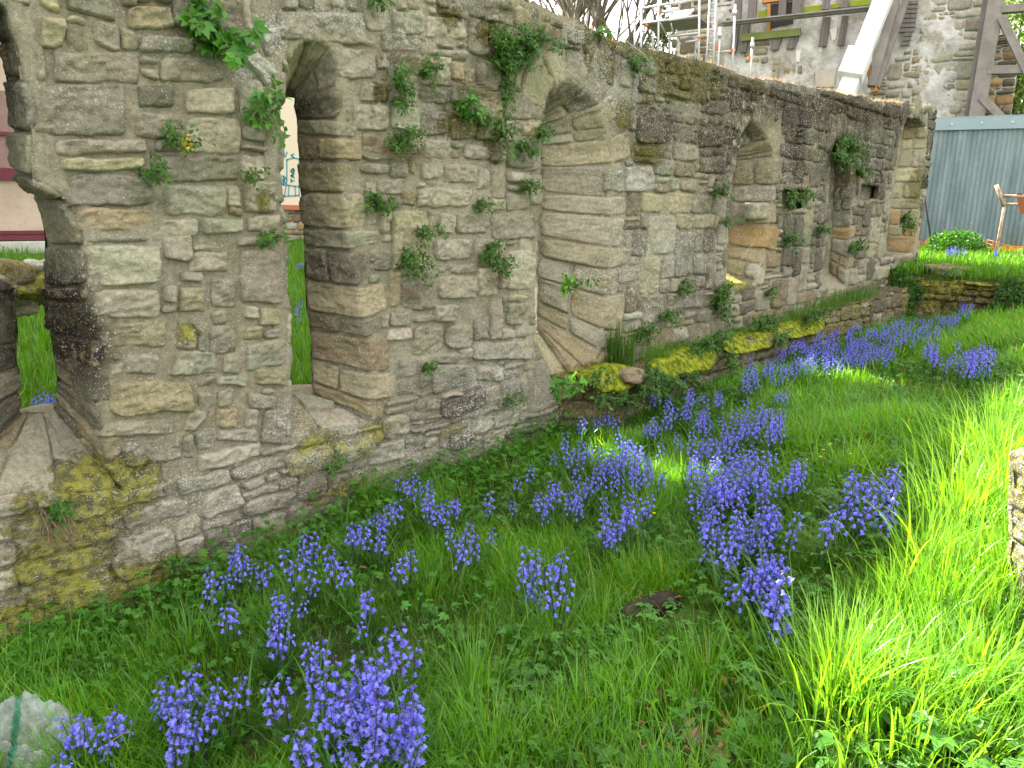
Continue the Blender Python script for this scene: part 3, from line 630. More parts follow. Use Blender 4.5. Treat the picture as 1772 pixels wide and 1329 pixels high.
# ------------------------------------------------------------------ blades and leaves
def blades(P, L, Wd, az, bend, col, nseg=4, up=None, twist=None):
    """P (n,3) roots; returns verts, quads, colours. bend: how far the tip arches over (0..1.6 rad)"""
    n = len(P); t = np.linspace(0, 1, nseg+1); phi0 = np.asarray(up if up is not None else np.zeros(n)); ang = phi0[:, None]+bend[:, None]*t[None]**1.6
    ds = L[:, None]/nseg; am = (ang[:, 1:]+ang[:, :-1])/2
    hx = np.concatenate([np.zeros((n, 1)), np.cumsum(np.sin(am)*ds, 1)], 1); hz = np.concatenate([np.zeros((n, 1)), np.cumsum(np.cos(am)*ds, 1)], 1)
    dx, dy = np.cos(az)[:, None], np.sin(az)[:, None]
    c = np.stack([P[:, 0:1]+hx*dx, P[:, 1:2]+hx*dy, P[:, 2:3]+hz], -1)
    w = Wd[:, None]*np.array([.75, 1, .95, .7, .42, .2, .12][:nseg] + [.03]) if nseg <= 6 else Wd[:, None]
    tw = (twist if twist is not None else np.zeros(n)); sx = -np.sin(az+tw)[:, None]; sy = np.cos(az+tw)[:, None]
    s = np.stack([sx*w, sy*w, 0*w], -1)*.5
    V = np.stack([c-s, c+s], 2)                    # n, seg+1, 2, 3
    base = (np.arange(n)*(nseg+1)*2)[:, None]; k = np.arange(nseg)[None]*2
    f = np.stack([base+k, base+k+1, base+k+3, base+k+2], -1).reshape(-1, 4)
    Cc = np.repeat(col, (nseg+1)*2, 0)
    return V.reshape(-1, 3), f, Cc
class Leafy:
    def __init__(s): s.V = []; s.F = []; s.C = []; s.n = 0
    def add(s, V, f, c): s.V.append(V); s.F.append(f+s.n); s.C.append(c); s.n += len(V)
    def build(s, name, mat, parent=None): return make_mesh(name, np.concatenate(s.V), np.concatenate(s.F), mat, parent, True, {'col': np.concatenate(s.C)})
def leaves(P, D, Nn, L, Wd, col, fold=.18, droop=.25):
    """leaf cards with a folded midrib and drooping tip: P base, D direction, Nn normal"""
    D = D/np.linalg.norm(D, axis=1, keepdims=True); Sd = np.cross(D, Nn); Sd /= (np.linalg.norm(Sd, axis=1, keepdims=True)+1e-9); Nn = np.cross(Sd, D)
    n = len(P); ts = np.array([0, .28, .62, 1.0]); ws = np.array([.12, 1, .8, .04])
    V = np.zeros((n, 4, 3, 3))
    for i, (t, w) in enumerate(zip(ts, ws)):
        c = P+D*(L*t)[:, None]-Nn*(L*droop*t*t)[:, None]
        V[:, i, 1] = c; V[:, i, 0] = c-Sd*(Wd*w*.5)[:, None]+Nn*(Wd*w*fold)[:, None]; V[:, i, 2] = c+Sd*(Wd*w*.5)[:, None]+Nn*(Wd*w*fold)[:, None]
    b = (np.arange(n)*12)[:, None]; q = []
    for i in range(3):
        for j in range(2): q.append([i*3+j, i*3+j+1, (i+1)*3+j+1, (i+1)*3+j])
    f = (b[:, :, None]+np.array(q)[None]).reshape(-1, 4)
    return V.reshape(-1, 3), f, np.repeat(col, 12, 0)
def lobed(P, D, Nn, size, col, lobes=5, seed=0):
    """palmate leaf built from overlapping lobes on one stalk point"""
    rg = np.random.RandomState(seed); out = Leafy()
    D = D/np.linalg.norm(D, axis=1, keepdims=True); Sd = np.cross(D, Nn); Sd /= (np.linalg.norm(Sd, axis=1, keepdims=True)+1e-9)
    for a in np.linspace(-1.5, 1.5, lobes):
        d = D*cos(a)+Sd*sin(a); k = 1-.32*abs(a)/1.5
        out.add(*leaves(P+D*.0, d, Nn, size*k, size*.46, col, .12, .22))
    return np.concatenate(out.V), np.concatenate(out.F), np.concatenate(out.C)
rg = np.random.RandomState(4)
def gcol(n, dark=.7, light=1.25, warm=.2, r=rg):
    b = r.uniform(dark, light, n); c = np.stack([b*(1+r.uniform(-.1, warm, n)), b, b*r.uniform(.6, 1.2, n)], -1); return c
def in_view(x, y, m=650):
    z = terrain(x, y); d = np.stack([x, y, z], -1)-CAM; zz = d@_f; px = W0/2+F*(d@_R)/zz; py = H0/2-F*(d@_U)/zz
    return (zz > .1) & (px > -m) & (px < W0+m) & (py < H0+800) & (py > 350)
def scatter(n, x0, x1, y0, y1, dens, r=rg):
    x = r.uniform(x0, x1, n); y = r.uniform(y0, y1, n); dist = np.hypot(x-CAM[0], y-CAM[1]); k = (r.rand(n) < dens(dist, x, y)) & in_view(x, y); return x[k], y[k], dist[k]
def clear_wall(x, y): return ((y < -.02) & ((y < -.30) | (x < 4.5)) & (x < 11.75)) | (x > 12.05)
# lawn of long grass in front of the wall
G = Leafy()
x, y, d = scatter(1000000, -2.2, 11.8, -6.5, -.02, lambda d, x, y: np.clip(3.2/np.maximum(d, 1.6), 0, 1)**1.25*.80)
k = clear_wall(x, y); x, y, d = x[k], y[k], d[k]
LOGP = on_ground(1118, 1055, .05); BAGP = on_ground(35, 1310, .03); DEB = on_ground(1195, 1285, .02)
k = (np.hypot(x-DEB[0], y-DEB[1]) > .16) | (rg.rand(len(x)) < .22); x, y, d = x[k], y[k], d[k]
k = (np.hypot(x-LOGP[0]-.02, y-LOGP[1]+.10) > .11) & (np.hypot(x-BAGP[0], y-BAGP[1]) > .05); x, y, d = x[k], y[k], d[k]
cl = noise(np.stack([x, y, x*0], -1), 1.6, 9); cl2 = noise(np.stack([x, y, x*0], -1), 4.5, 10)
k = rg.rand(len(x)) < np.clip(.75+.5*cl2+.2*cl, .18, 1); x, y, d, cl, cl2 = x[k], y[k], d[k], cl[k], cl2[k]
n = len(x); z = terrain(x, y)
tall = (1-.5*sm(-.75, -.4, y)*(x > 4.4))* np.clip(.55+.45*cl+.35*cl2, .15, 1.3); L = (.05+.105*tall)*rg.uniform(.55, 1.5, n); L = np.where(rg.rand(n) < .05, L*1.5, L)
lit = sm(-2.5, -2.9, y); L = L*(1+.25*lit)
az = rg.uniform(0, 2*pi, n)*.75+noise(np.stack([x, y, x*0], -1), 1.2, 12)*2.5; bend = np.abs(rg.normal(.75, .5, n)); up = np.abs(rg.normal(.18, .16, n))
shade = np.clip(.92+.38*cl+.22*cl2, .42, 1.45)
col = gcol(n, .75, 1.25, .22)*shade[:, None]; dry = rg.rand(n) < .03; col[dry] *= np.array([3.4, 1.35, 3.5])
wd = np.where(rg.rand(n) < .12, rg.uniform(.005, .0085, n), rg.uniform(.0020, .0046, n))*np.clip(d/3.2, 1, 2.2)
G.add(*blades(np.stack([x, y, z-.01], -1), L, wd, az, bend, col, 5, up, rg.uniform(-.9, .9, n)))
print('front blades', n)
lawn = G.build('meadow_grass', M_GRASS); tag(lawn, 'long fresh green grass filling the strip between wall and bank', 'grass', kind='stuff')
# broad tufts, those in the sunlit corner brightened by colour
T = Leafy()
for px, py, cnt, hh, wdh, spread in [(1440, 1200, 380, .34, .0085, .20), (1560, 1260, 260, .28, .011, .25), (1700, 1150, 300, .26, .012, .35), (1600, 1180, 160, .24, .014, .3), (1690, 1000, 160, .26, .012, .3), (1660, 900, 240, .42, .009, .22), (1720, 800, 300, .44, .009, .25), (1640, 1020, 160, .32, .008, .2), (1762, 1010, 160, .40, .009, .16), (1740, 880, 160, .44, .010, .16), (1600, 960, 90, .36, .008, .14), (1500, 1180, 200, .30, .008, .15), (1745, 960, 160, .3, .008, .15), (1350, 1290, 120, .2, .007, .15),
                                     (640, 860, 200, .30, .004, .06), (1040, 1060, 180, .2, .005, .12), (880, 980, 240, .2, .006, .25), (960, 1090, 200, .22, .006, .18), (1120, 880, 220, .24, .006, .2), (820, 1180, 220, .26, .006, .18), (470, 1060, 200, .2, .006, .25), (330, 1110, 260, .22, .006, .3), (1400, 760, 200, .26, .006, .3), (1480, 800, 150, .26, .006, .3), (1230, 1150, 160, .2, .006, .2), (850, 1290, 200, .24, .006, .2), (1700, 1290, 300, .2, .009, .3), (740, 1010, 150, .2, .006, .2)]:
    c = on_ground(px, py, .08); n = cnt; r_ = np.abs(rg.normal(0, spread*.6, n)); th = rg.uniform(0, 2*pi, n); X = c[0]+r_*np.cos(th); Y = np.minimum(c[1]+r_*np.sin(th), -.04)
    lit_ = Y < -2.6
    T.add(*blades(np.stack([X, Y, terrain(X, Y)-.01], -1), hh*rg.uniform(.5, 1.25, n), wdh*rg.uniform(.6, 1.2, n), th+rg.uniform(-.7, .7, n), np.abs(rg.normal(.8, .5, n)), gcol(n, .8, 1.3, .2)*(np.array([1.55, 1.3, 1.6]) if px > 1400 and py > 790 else 1.), 6, np.abs(rg.normal(.15, .15, n)), rg.uniform(-.8, .8, n)))  # right-hand tufts tinted paler: sunlight painted into the blade colour
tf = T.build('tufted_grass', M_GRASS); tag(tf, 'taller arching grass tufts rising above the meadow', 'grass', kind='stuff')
# weeds: cleavers, cranesbill, nettle-like leaves, thicker near the wall foot and in the middle right
H = Leafy()
x, y, d = scatter(170000, -2.2, 11.8, -6, -.02, lambda d, x, y: np.clip(3.2/np.maximum(d, 1.6), 0, 1)**1.2*.85)
k = clear_wall(x, y); x, y = x[k], y[k]; cl = noise(np.stack([x, y, x*0+4], -1), 2.0, 19)
pr = np.clip(.12+.7*(cl > .0)*(cl+.3)+.6*sm(-1.0, -.2, y)+.12*(sm(-1.7, -2.2, y)), .03, .95); k = rg.rand(len(x)) < pr; x, y, cl = x[k], y[k], cl[k]; n = len(x)
z = terrain(x, y)+rg.uniform(.01, .10, n)+rg.uniform(0, .14, n)*sm(-.55, -.1, y)*(x < 4.4); az = rg.uniform(0, 2*pi, n); P = np.stack([x, y, z], -1)
nrm = np.stack([rg.normal(0, .35, n), rg.normal(0, .35, n)-.15, np.ones(n)], -1); D = np.stack([np.cos(az), np.sin(az), rg.uniform(-.1, .6, n)], -1)
kind = rg.rand(n); cc = gcol(n, .6, 1.2, .1)
for lo, hi, lb, s0, s1 in ((0, .45, 3, .018, .034), (.45, .75, 5, .022, .045), (.75, 1.01, 7, .02, .04)):
    m = (kind >= lo) & (kind < hi); H.add(*lobed(P[m], D[m], nrm[m], rg.uniform(s0, s1, m.sum()), cc[m], lb))
print('weeds', n)
wd_ = H.build('low_weeds', M_LEAF); tag(wd_, 'low leafy weeds and clover growing among the grass', 'weeds', kind='stuff')
# terrace grass and grass behind the wall
B = Leafy()
x, y, d = scatter(60000, 12.0, 17.5, -4, 3.0, lambda d, x, y: d*0+.8); n = len(x)
B.add(*blades(np.stack([x, y, terrain(x, y)], -1), rg.uniform(.06, .22, n), rg.uniform(.008, .014, n), rg.uniform(0, 6.3, n), rg.uniform(.2, 1.4, n), gcol(n, .6, 1.3), 3))
tag(B.build('terrace_grass', M_GRASS), 'sunlit grass on the small terrace before the metal fence', 'grass', kind='stuff')
B = Leafy()
x = rg.uniform(.3, 10, 120000); y = rg.uniform(.7, 9, 120000); k = np.abs(x-(y+3.5)*.27) < .16*(y+3.5)
k |= np.abs(x-(y+3.5)*.605) < .10*(y+3.5)
k |= rg.rand(120000) < .12
x, y = x[k], y[k]; n = len(x)
B.add(*blades(np.stack([x, y, terrain(x, y)], -1), rg.uniform(.06, .24, n), rg.uniform(.004, .009, n), rg.uniform(0, 6.3, n), rg.uniform(.2, 1.5, n), gcol(n, .6, 1.2), 4))
print('back blades', n)
tag(B.build('back_lawn_grass', M_GRASS), 'green lawn grass seen through the window slits behind the wall', 'grass', kind='stuff')
# ------------------------------------------------------------------ low retaining wall of the terrace
tw = empty('retaining_wall', (11.9, -1.3, .3), 0, 'low mossy ivy-covered rubble wall holding up the small sunlit terrace', 'retaining wall')
ts = Stones(51); tcs = Sheets()
TMf = lambda u, v: (np.stack([11.88+.05*noise(np.stack([u, v, u*0], -1), 1.6, 3), u, v], -1), np.broadcast_to(np.array([-1., 0, 0]), u.shape+(3,)))
ttop = lambda u: .93+.03*noise(np.stack([u, u*0, u*0], -1), 3, 8)
V, f = grid_sheet(np.arange(-4.5, .1, .03), np.arange(.1, 1.0, .03), TMf, lambda a, b: b < ttop(a), lambda a, b: -.02+.02*fbm(np.stack([a, b, a*0], -1), 5, 3)); tcs.add(V, f[:, ::-1])
pr_ = Pack(-4.5, .1, .15, 1.0, .02, 14); pr_.block_above(ttop)
for q, u, v, w, h in pr_.fill(lambda z: .14, lambda a, b: .26, .07, .05): ts.add(q, TMf, 'gbdbk'[ts.rg.randint(5)], .022, ts.rg.uniform(0, .05), .06, .02, .15, .015)
tmk = plain_mask(.42, .45, .1, 16)
tcs.build('earth_core', M_STONE, tw, tmk, np.array((.13, .11, .07))); ts.build('rubble_face', M_STONE, tw, tmk, True)

# ------------------------------------------------------------------ wall plants
def tuft(name, px, py, rx, ry, kind, label, cat, n=None, Y=0.0, group=None):
    """leafy plant rooted in a joint of the wall at a photographed spot; rx, ry its half size in photo pixels"""
    c = on_y(px, py, Y-.03); ex = on_y(px+rx, py, Y-.03)[0]-c[0]; ez = c[2]-on_y(px, py+ry, Y-.03)[2]; dist = np.linalg.norm(c-CAM)
    r_ = np.random.RandomState(int(px*7+py)); e = empty(name, c, 0, label, cat, group); Lf = Leafy(); stems = MB()
    rad = max(min(ex*.7, ez), .02)
    ls = {'fern': .023, 'fig': .075, 'bramble': .05, 'ivy': .034, 'grass': .0, 'clover': .026}[kind]
    ls = ls*(.8+.12*dist/3) if kind not in ('fig',) else ls
    nb = max(6, int(min(26, 7+ez*ex*200))); tot = n or int(np.clip(ex*ez/(ls*ls)*(13 if kind in ('fern', 'ivy', 'clover') else 6), 60, 1500))
    root = c+np.array([0, .05, -ez*.15 if kind != 'ivy' else 0])
    for b in range(nb):
        a = r_.uniform(0, 2*pi); rr = r_.uniform(.35, 1.0)**.7
        tip = c+np.array([cos(a)*ex*rr, -abs(r_.normal(.05, .05))-.03-rad*.25*(1-rr), sin(a)*ez*rr])
        if kind in ('fern', 'clover', 'fig', 'bramble'): tip[2] -= ez*.12*rr
        mid = (root+tip)/2+np.array([0, -.04, .03*(ez/.15)]); pts = [root, mid, tip]
        stems.tube(pts, [.0022, .0018, .001], 4)
        m = max(3, tot//nb); t = r_.uniform(.12, 1.0, m)**.8; P = ((1-t)**2)[:, None]*root+(2*t*(1-t))[:, None]*mid+(t*t)[:, None]*tip+r_.normal(0, .024 if kind != 'fig' else .01, (m, 3))*np.array([1, .6, 1])*(.6+ez*3)
        P[:, 1] = np.minimum(P[:, 1], c[1]+.01)
        D = np.stack([r_.normal(cos(a)*.4, .8, m), r_.normal(-.35, .35, m), r_.normal(sin(a)*.3-.15, .6, m)], -1); Nn = np.stack([r_.normal(0, .5, m), r_.normal(-.9, .3, m), r_.normal(.6, .4, m)], -1)
        cc = gcol(m, .65, 1.3, .15, r_)
        if kind in ('fig',): Lf.add(*lobed(P, D, Nn, ls*r_.uniform(.7, 1.2, m), cc, 5))
        elif kind in ('bramble',): Lf.add(*lobed(P, D, Nn, ls*r_.uniform(.6, 1.2, m), cc, 3))
        elif kind == 'clover': Lf.add(*lobed(P, D, Nn, ls*r_.uniform(.6, 1.3, m), cc, 3))
        else: Lf.add(*leaves(P, D, Nn, ls*r_.uniform(.6, 1.4, m), ls*r_.uniform(.5, .8, m), cc))
    stems.build('stem', M_TWIG if kind != 'fig' else M_LEAF_STEM, e); Lf.build('foliage', M_WLEAF if kind not in ('fig', 'bramble') else M_LEAF, e)
    return e
M_LEAF_STEM = simple('green_stalk', (.12, .2, .05), .7)
PL = [('wild_fig', 358, 55, 62, 66, 'fig', 'big bright lobed leaf shoot high on the wall left of the first arch', 'plant'),
      ('ivy_sprig', 452, 190, 30, 62, 'bramble', 'pale green lobed sprig at the broken corner left of the arched slit', 'plant'),
      ('wall_ragwort', 300, 235, 34, 26, 'fern', 'small green plant with yellow flowers left of the arched slit', 'plant'),
      ('wall_fern', 430, 305, 18, 14, 'fern', 'little dark fern just below the ivy sprig beside the arched slit', 'fern'),
      ('wall_plant', 458, 412, 28, 14, 'clover', 'low sprig at the left edge of the arched slit, halfway down', 'plant'),
      ('wall_plant', 254, 298, 8, 20, 'clover', 'thin sprig hanging in the long crack of the pale stones at left', 'plant'),
      ('wall_shrub', 875, 105, 34, 75, 'clover', 'tall bushy green plant hanging high between the first two arches', 'plant'),
      ('wall_shrub', 915, 80, 30, 40, 'clover', 'greyer bushy tuft with dry stalks beside the tallest hanging plant', 'plant'),
      ('wall_shrub', 690, 135, 24, 36, 'fern', 'grey green bush on the wall above the twiggy one, right of the first arch', 'plant'),
      ('wall_shrub', 735, 122, 20, 18, 'clover', 'sparse light green tuft with dry stalks right of the grey green bush', 'plant'),
      ('wall_shrub', 690, 178, 24, 18, 'fern', 'small tuft hanging directly under the grey green bush', 'plant'),
      ('wall_shrub', 693, 248, 38, 28, 'fern', 'round bush with bare twigs arching over it, right of the first arch', 'plant'),
      ('wall_plant', 800, 183, 18, 20, 'bramble', 'rosette of bright toothed leaves below the dry stalks', 'plant'),
      ('wall_plant', 825, 203, 24, 14, 'clover', 'pale spreading sprig right of the bright rosette', 'plant'),
      ('wall_creeper', 860, 225, 15, 48, 'ivy', 'narrow creeper trailing down left of the second arch', 'creeper'),
      ('wall_plant', 902, 255, 16, 20, 'clover', 'small clump just left of the second arch edge', 'plant'),
      ('wall_plant', 935, 232, 12, 18, 'clover', 'leafy sprig on the very edge of the second arch', 'plant'),
      ('wall_plant', 648, 348, 30, 17, 'clover', 'flat green sprig on the large block right of the slit', 'plant'),
      ('wall_plant', 830, 356, 17, 11, 'clover', 'tiny leafy cushion on the pale blocks between the first two arches', 'plant'),
      ('wall_fern', 708, 455, 29, 30, 'fern', 'round dark green fern ball with roots hanging below, middle of the wall', 'fern'),
      ('wall_plant', 724, 405, 18, 14, 'clover', 'small cushion just above the round fern ball beside the orange stone', 'plant'),
      ('wall_fern', 850, 443, 30, 33, 'fern', 'dense dark round fern ball near the edge of the second arch', 'fern'),
      ('wall_plant', 908, 325, 14, 14, 'clover', 'small light tuft below the sprigs at the second arch edge', 'plant'),
      ('wall_plant', 736, 636, 8, 8, 'clover', 'tiny tuft with reddish roots low on the near wall', 'plant'),
      ('wall_plant', 875, 690, 12, 12, 'fern', 'tiny dark tuft low on the speckled stones near the second arch', 'plant'),
      ('wall_plant', 977, 492, 20, 17, 'ivy', 'single ivy-like clump at the foot of the second arched recess', 'plant'),
      ('wall_plant', 1152, 545, 17, 15, 'fern', 'dark tuft low on the wall between the second and third arches', 'plant'),
      ('wall_plant', 1180, 497, 9, 20, 'ivy', 'narrow tuft hanging above the dark low tuft', 'plant'),
      ('wall_creeper', 1240, 525, 18, 38, 'ivy', 'long dark ivy strip below the third arched window', 'creeper'),
      ('wall_plant', 1106, 580, 16, 26, 'ivy', 'dark leafy column above the mossy ledge', 'plant'),
      ('wall_plant', 1094, 105, 14, 18, 'clover', 'pale green tuft under the wall top right of the second arch', 'plant'),
      ('wall_plant', 1040, 55, 10, 10, 'clover', 'tiny sprig at the wall top above the second arch', 'plant'),
      ('wall_plant', 1236, 330, 9, 16, 'clover', 'small hanging sprig left of the third window', 'plant'),
      ('wall_plant', 1246, 385, 8, 8, 'clover', 'tiny sprig lower left of the third window', 'plant'),
      ('wall_creeper', 1458, 262, 24, 36, 'clover', 'bright bushy plant filling the top of the fourth window', 'creeper'),
      ('wall_plant', 1372, 345, 22, 17, 'ivy', 'dark leafy clump growing inside the square hole', 'plant'),
      ('wall_plant', 1360, 420, 8, 22, 'ivy', 'thin ivy strand below the square hole', 'plant'),
      ('wall_plant', 1416, 397, 8, 8, 'clover', 'tiny sprig between the square hole and the fourth window', 'plant'),
      ('wall_plant', 1476, 428, 14, 12, 'ivy', 'dark tuft right of the foot of the fourth window', 'plant'),
      ('wall_plant', 1563, 388, 9, 22, 'ivy', 'narrow ivy clump on the last window surround', 'plant'),
      ('wall_plant', 1486, 295, 10, 12, 'clover', 'faint tuft above the shallow recess near the far end', 'plant'),
      ('wall_plant', 1328, 508, 10, 10, 'ivy', 'tiny dark tuft low on the far wall', 'plant'),
      ('wall_plant', 565, 800, 20, 12, 'clover', 'small sprig just under the lichened sill', 'plant'),
      ('wall_plant', 100, 880, 26, 18, 'clover', 'sprig above a hanging bunch of dry roots at lower left', 'plant'),
      ('wall_plant', 298, 970, 18, 9, 'clover', 'dark little tuft low on the yellow lichened wall', 'plant'),
      ('wall_plant', 645, 5, 14, 14, 'ivy', 'tuft at the top edge of the photo above the first arch', 'plant'),
      ('wall_plant', 1160, 600, 14, 14, 'clover', 'small tuft where the mossy ledge meets the wall', 'plant')]
for p in PL: tuft(*p)
# yellow flowers of the ragwort
fl = Leafy(); r_ = np.random.RandomState(3); c = on_y(322, 252, -.09); m = 70
fl.add(*leaves(c+r_.normal(0, .016, (m, 3)), r_.normal(0, 1, (m, 3)), r_.normal(0, 1, (m, 3))+np.array([0, -1, 0]), np.full(m, .012), np.full(m, .009), np.tile((1., 1, 1), (m, 1))))
M_YEL = leaf_mat('yellow_petal', (.75, .55, .03), .1, .2)
rag = bpy.data.objects['wall_ragwort']; q_ = fl.build('flower', M_YEL, rag)
# hanging roots and dry stalks
def strands(px, py, w, l, n, label, down=True, Y=0.):
    c = on_y(px, py, Y-.03); r_ = np.random.RandomState(int(px+py)); mb = MB()
    ex = on_y(px+w, py, Y)[0]-c[0]; ez = c[2]-on_y(px, py+l, Y)[2]
    for i in range(n):
        a = c+np.array([r_.uniform(-.5, .5)*ex, .02, r_.uniform(-.1, .1)*ez]); s = -1 if down else 1
        b = a+np.array([r_.normal(0, .35)*ex, -.03-abs(r_.normal(0, .03)), s*ez*r_.uniform(.3, .6)]); e = b+np.array([r_.normal(0, .5)*ex, .01, s*ez*r_.uniform(.0, .5)])
        mb.tube([a, b, e], [.0016, .0013, .0009], 4)
    o = mb.build('dry_roots' if down else 'dry_stalks', M_TWIG); tag(o, label, 'dry roots' if down else 'dry stalks')
strands(95, 880, 45, 75, 60, 'tangle of pale dry roots hanging on the yellow lichened wall at lower left')
strands(700, 255, 55, 30, 40, 'bare brown twigs arching over the round bush right of the first arch')
strands(710, 490, 25, 30, 30, 'fine roots hanging from the round fern ball in the middle of the wall')
strands(850, 475, 30, 30, 30, 'fine roots hanging from the dense fern ball by the second arch')
strands(690, 110, 40, 35, 30, 'dry stalks rising behind the grey green bush', False)
strands(820, 170, 50, 35, 50, 'straw coloured stalks above the bright rosette', False)
strands(925, 75, 40, 50, 50, 'brown stalks in the greyer tuft near the wall top', False)
strands(738, 660, 12, 22, 14, 'reddish roots dangling from the tiny low tuft')

# ledge cushions: moss, grass tufts, ferns on the footing ledge
def on_ledge(px, py, off=.12):
    P = on_plane(px, py, (0, LY+off, 0), (0, 1, 0)); x = float(P[0]); return np.array([x, LY+off, float(ltop(x))])
MQ = N('cushion_moss'); mcol = MQ.mix(MQ.rng(MQ.noise(22, 4), .35, .65), (.10, .14, .012), (.33, .36, .03)); mh = MQ.noise(120, 4, .7)
M_MOSS = MQ.end(MQ.bsdf(mcol, .95, .1, MQ.bump(mh, 1, .02)))
def cushion(px, py, wpx, hgt, label, off=.06, depth=.16, drape=.1):
    c = on_ledge(px, py, off); e = on_ledge(px+wpx, py, off)[0]-c[0]; n = 5; UU, VV = np.meshgrid(np.linspace(0, 2*pi, 49)[:-1], np.linspace(0, pi/2*1.35, 22))
    X = np.stack([np.sin(VV)*np.cos(UU)*e, np.sin(VV)*np.sin(UU)*depth, np.cos(VV)*hgt], -1); X[..., 2] -= drape*sm(-.02, -.14, X[..., 1])
    w = X+c; d = fbm(w, 9, 3, 5)[..., None]*.028+noise(w, 70, 6)[..., None]*.006; w = w+d*(X/np.maximum(np.linalg.norm(X, axis=-1, keepdims=True), .02))
    nr, nc = UU.shape; id0 = np.arange(nr*nc).reshape(nr, nc); nx = np.roll(id0, -1, 1)
    f = np.stack([id0[:-1], id0[1:], nx[1:], nx[:-1]], -1).reshape(-1, 4)
    o = make_mesh('moss_cushion', w.reshape(-1, 3), f, M_MOSS); tag(o, label, 'moss')
cushion(1050, 655, 40, .05, 'yellow green moss pad on the ledge stone beside the rush tuft')
cushion(1185, 632, 46, .065, 'brightest yellow moss cushion spilling over the ledge front')
cushion(1150, 670, 30, .04, 'lower moss lobe left of the brightest cushion', .02, .1, .15)
cushion(1290, 575, 48, .04, 'long mossy strip further along the ledge')
cushion(1380, 550, 40, .035, 'dull moss strip near the far end of the ledge')
def ledge_grass(px, py, n, h, w, label, name='grass_tuft', spread=.08, wd=.004, Y=None, bend=.5):
    c = on_ledge(px, py, .14); r_ = np.random.RandomState(int(px)); X = c[0]+r_.normal(0, spread, n); Yy = c[1]+r_.uniform(-.13, .12, n)
    B_ = Leafy(); B_.add(*blades(np.stack([X, Yy, ltop(X)-.01], -1), h*r_.uniform(.5, 1.2, n), np.full(n, wd), r_.uniform(0, 6.3, n), np.abs(r_.normal(bend, .35, n)), gcol(n, .6, 1.1, .2, r_)*w, 4))
    o = B_.build(name if name == 'rush_tuft' else 'ledge_grass', M_GRASS); tag(o, label, 'grass tuft' if name == 'rush_tuft' else 'grass', None, None if name == 'rush_tuft' else 'stuff')
ledge_grass(1072, 640, 220, .36, .6, 'dark upright rush-like tuft standing on the ledge', 'rush_tuft', .035, .0045, bend=.25)
ledge_grass(1140, 640, 260, .16, .9, 'bright grass tuft behind the brightest moss cushion', spread=.15)
ledge_grass(1200, 600, 300, .14, .7, 'fine grass tuft midway along the ledge', spread=.22)
ledge_grass(1290, 565, 300, .14, .9, 'yellowish grass along the ledge below the third window', spread=.25)
ledge_grass(1370, 545, 300, .16, .8, 'grass fringe on the ledge below the square hole', spread=.3)
ledge_grass(1440, 520, 400, .18, .7, 'rough grass clump at the far end of the ledge', spread=.45)
ledge_grass(1490, 508, 300, .18, .7, 'grass clump in the corner where the ledge meets the retaining wall', spread=.4)
def ledge_plant(px, py, rx, ry, kind, label, Y=-.32):
    return tuft('ledge_plant', px, py, rx, ry, kind, label, 'plant', None, Y)
ledge_plant(966, 665, 28, 24, 'bramble', 'bramble-like sprig hanging at the near end of the ledge')
ledge_plant(1075, 690, 26, 16, 'clover', 'leafy herb hanging on the ledge front below the jutting brown stone')
ledge_plant(1040, 690, 20, 14, 'ivy', 'dark sprig on the ledge front left of the jutting brown stone')
ledge_plant(1180, 655, 22, 14, 'clover', 'small herb under the right side of the brightest moss')
ledge_plant(1230, 590, 34, 18, 'clover', 'herb cushion on the ledge foot of the long ivy strip', -.2)
ledge_plant(1310, 560, 30, 14, 'clover', 'pale herb along the ledge under the third window', -.2)
ledge_plant(1400, 545, 26, 14, 'fern', 'ferny sprigs on the far ledge', -.25)
ledge_plant(1030, 655, 16, 14, 'ivy', 'dark tuft at the left of the mossy ledge stone')
ledge_plant(1110, 655, 36, 26, 'clover', 'leafy herb clump between the two moss pads')
ledge_plant(1145, 670, 22, 24, 'clover', 'herb clump hanging under the moss')
ledge_plant(1205, 605, 30, 16, 'fern', 'ferny clump on the ledge above the yellow cushion', -.2)
ledge_plant(1258, 622, 14, 14, 'ivy', 'small dark tuft on the ledge face')
ledge_plant(1345, 585, 14, 12, 'ivy', 'tuft under the ledge grass near the bluebell drift')
# ivy over the retaining wall
iv = Leafy(); r_ = np.random.RandomState(8); n = 9000
u = r_.uniform(-3.2, 0, n); v = r_.uniform(.3, 1.05, n); cl = noise(np.stack([u, v, u*0], -1), 2.6, 31)+.45*sm(-.5, -.05, u)+.25*sm(.62, .4, v); k = r_.rand(n) < np.clip(cl*1.6+.12, 0, 1); u, v = u[k], v[k]; n = len(u)
iv.add(*lobed(np.stack([11.82-np.abs(r_.normal(0, .04, n)), u, v], -1), np.stack([r_.normal(-.2, .4, n), r_.normal(0, .8, n), r_.normal(-.4, .6, n)], -1), np.stack([-np.ones(n), r_.normal(0, .4, n), r_.normal(.5, .4, n)], -1), r_.uniform(.035, .07, n), gcol(n, .5, 1.1, .1, r_), 3))
tag(iv.build('ivy', M_WLEAF), 'ivy and bramble leaves spreading over the low retaining wall', 'ivy', kind='stuff')

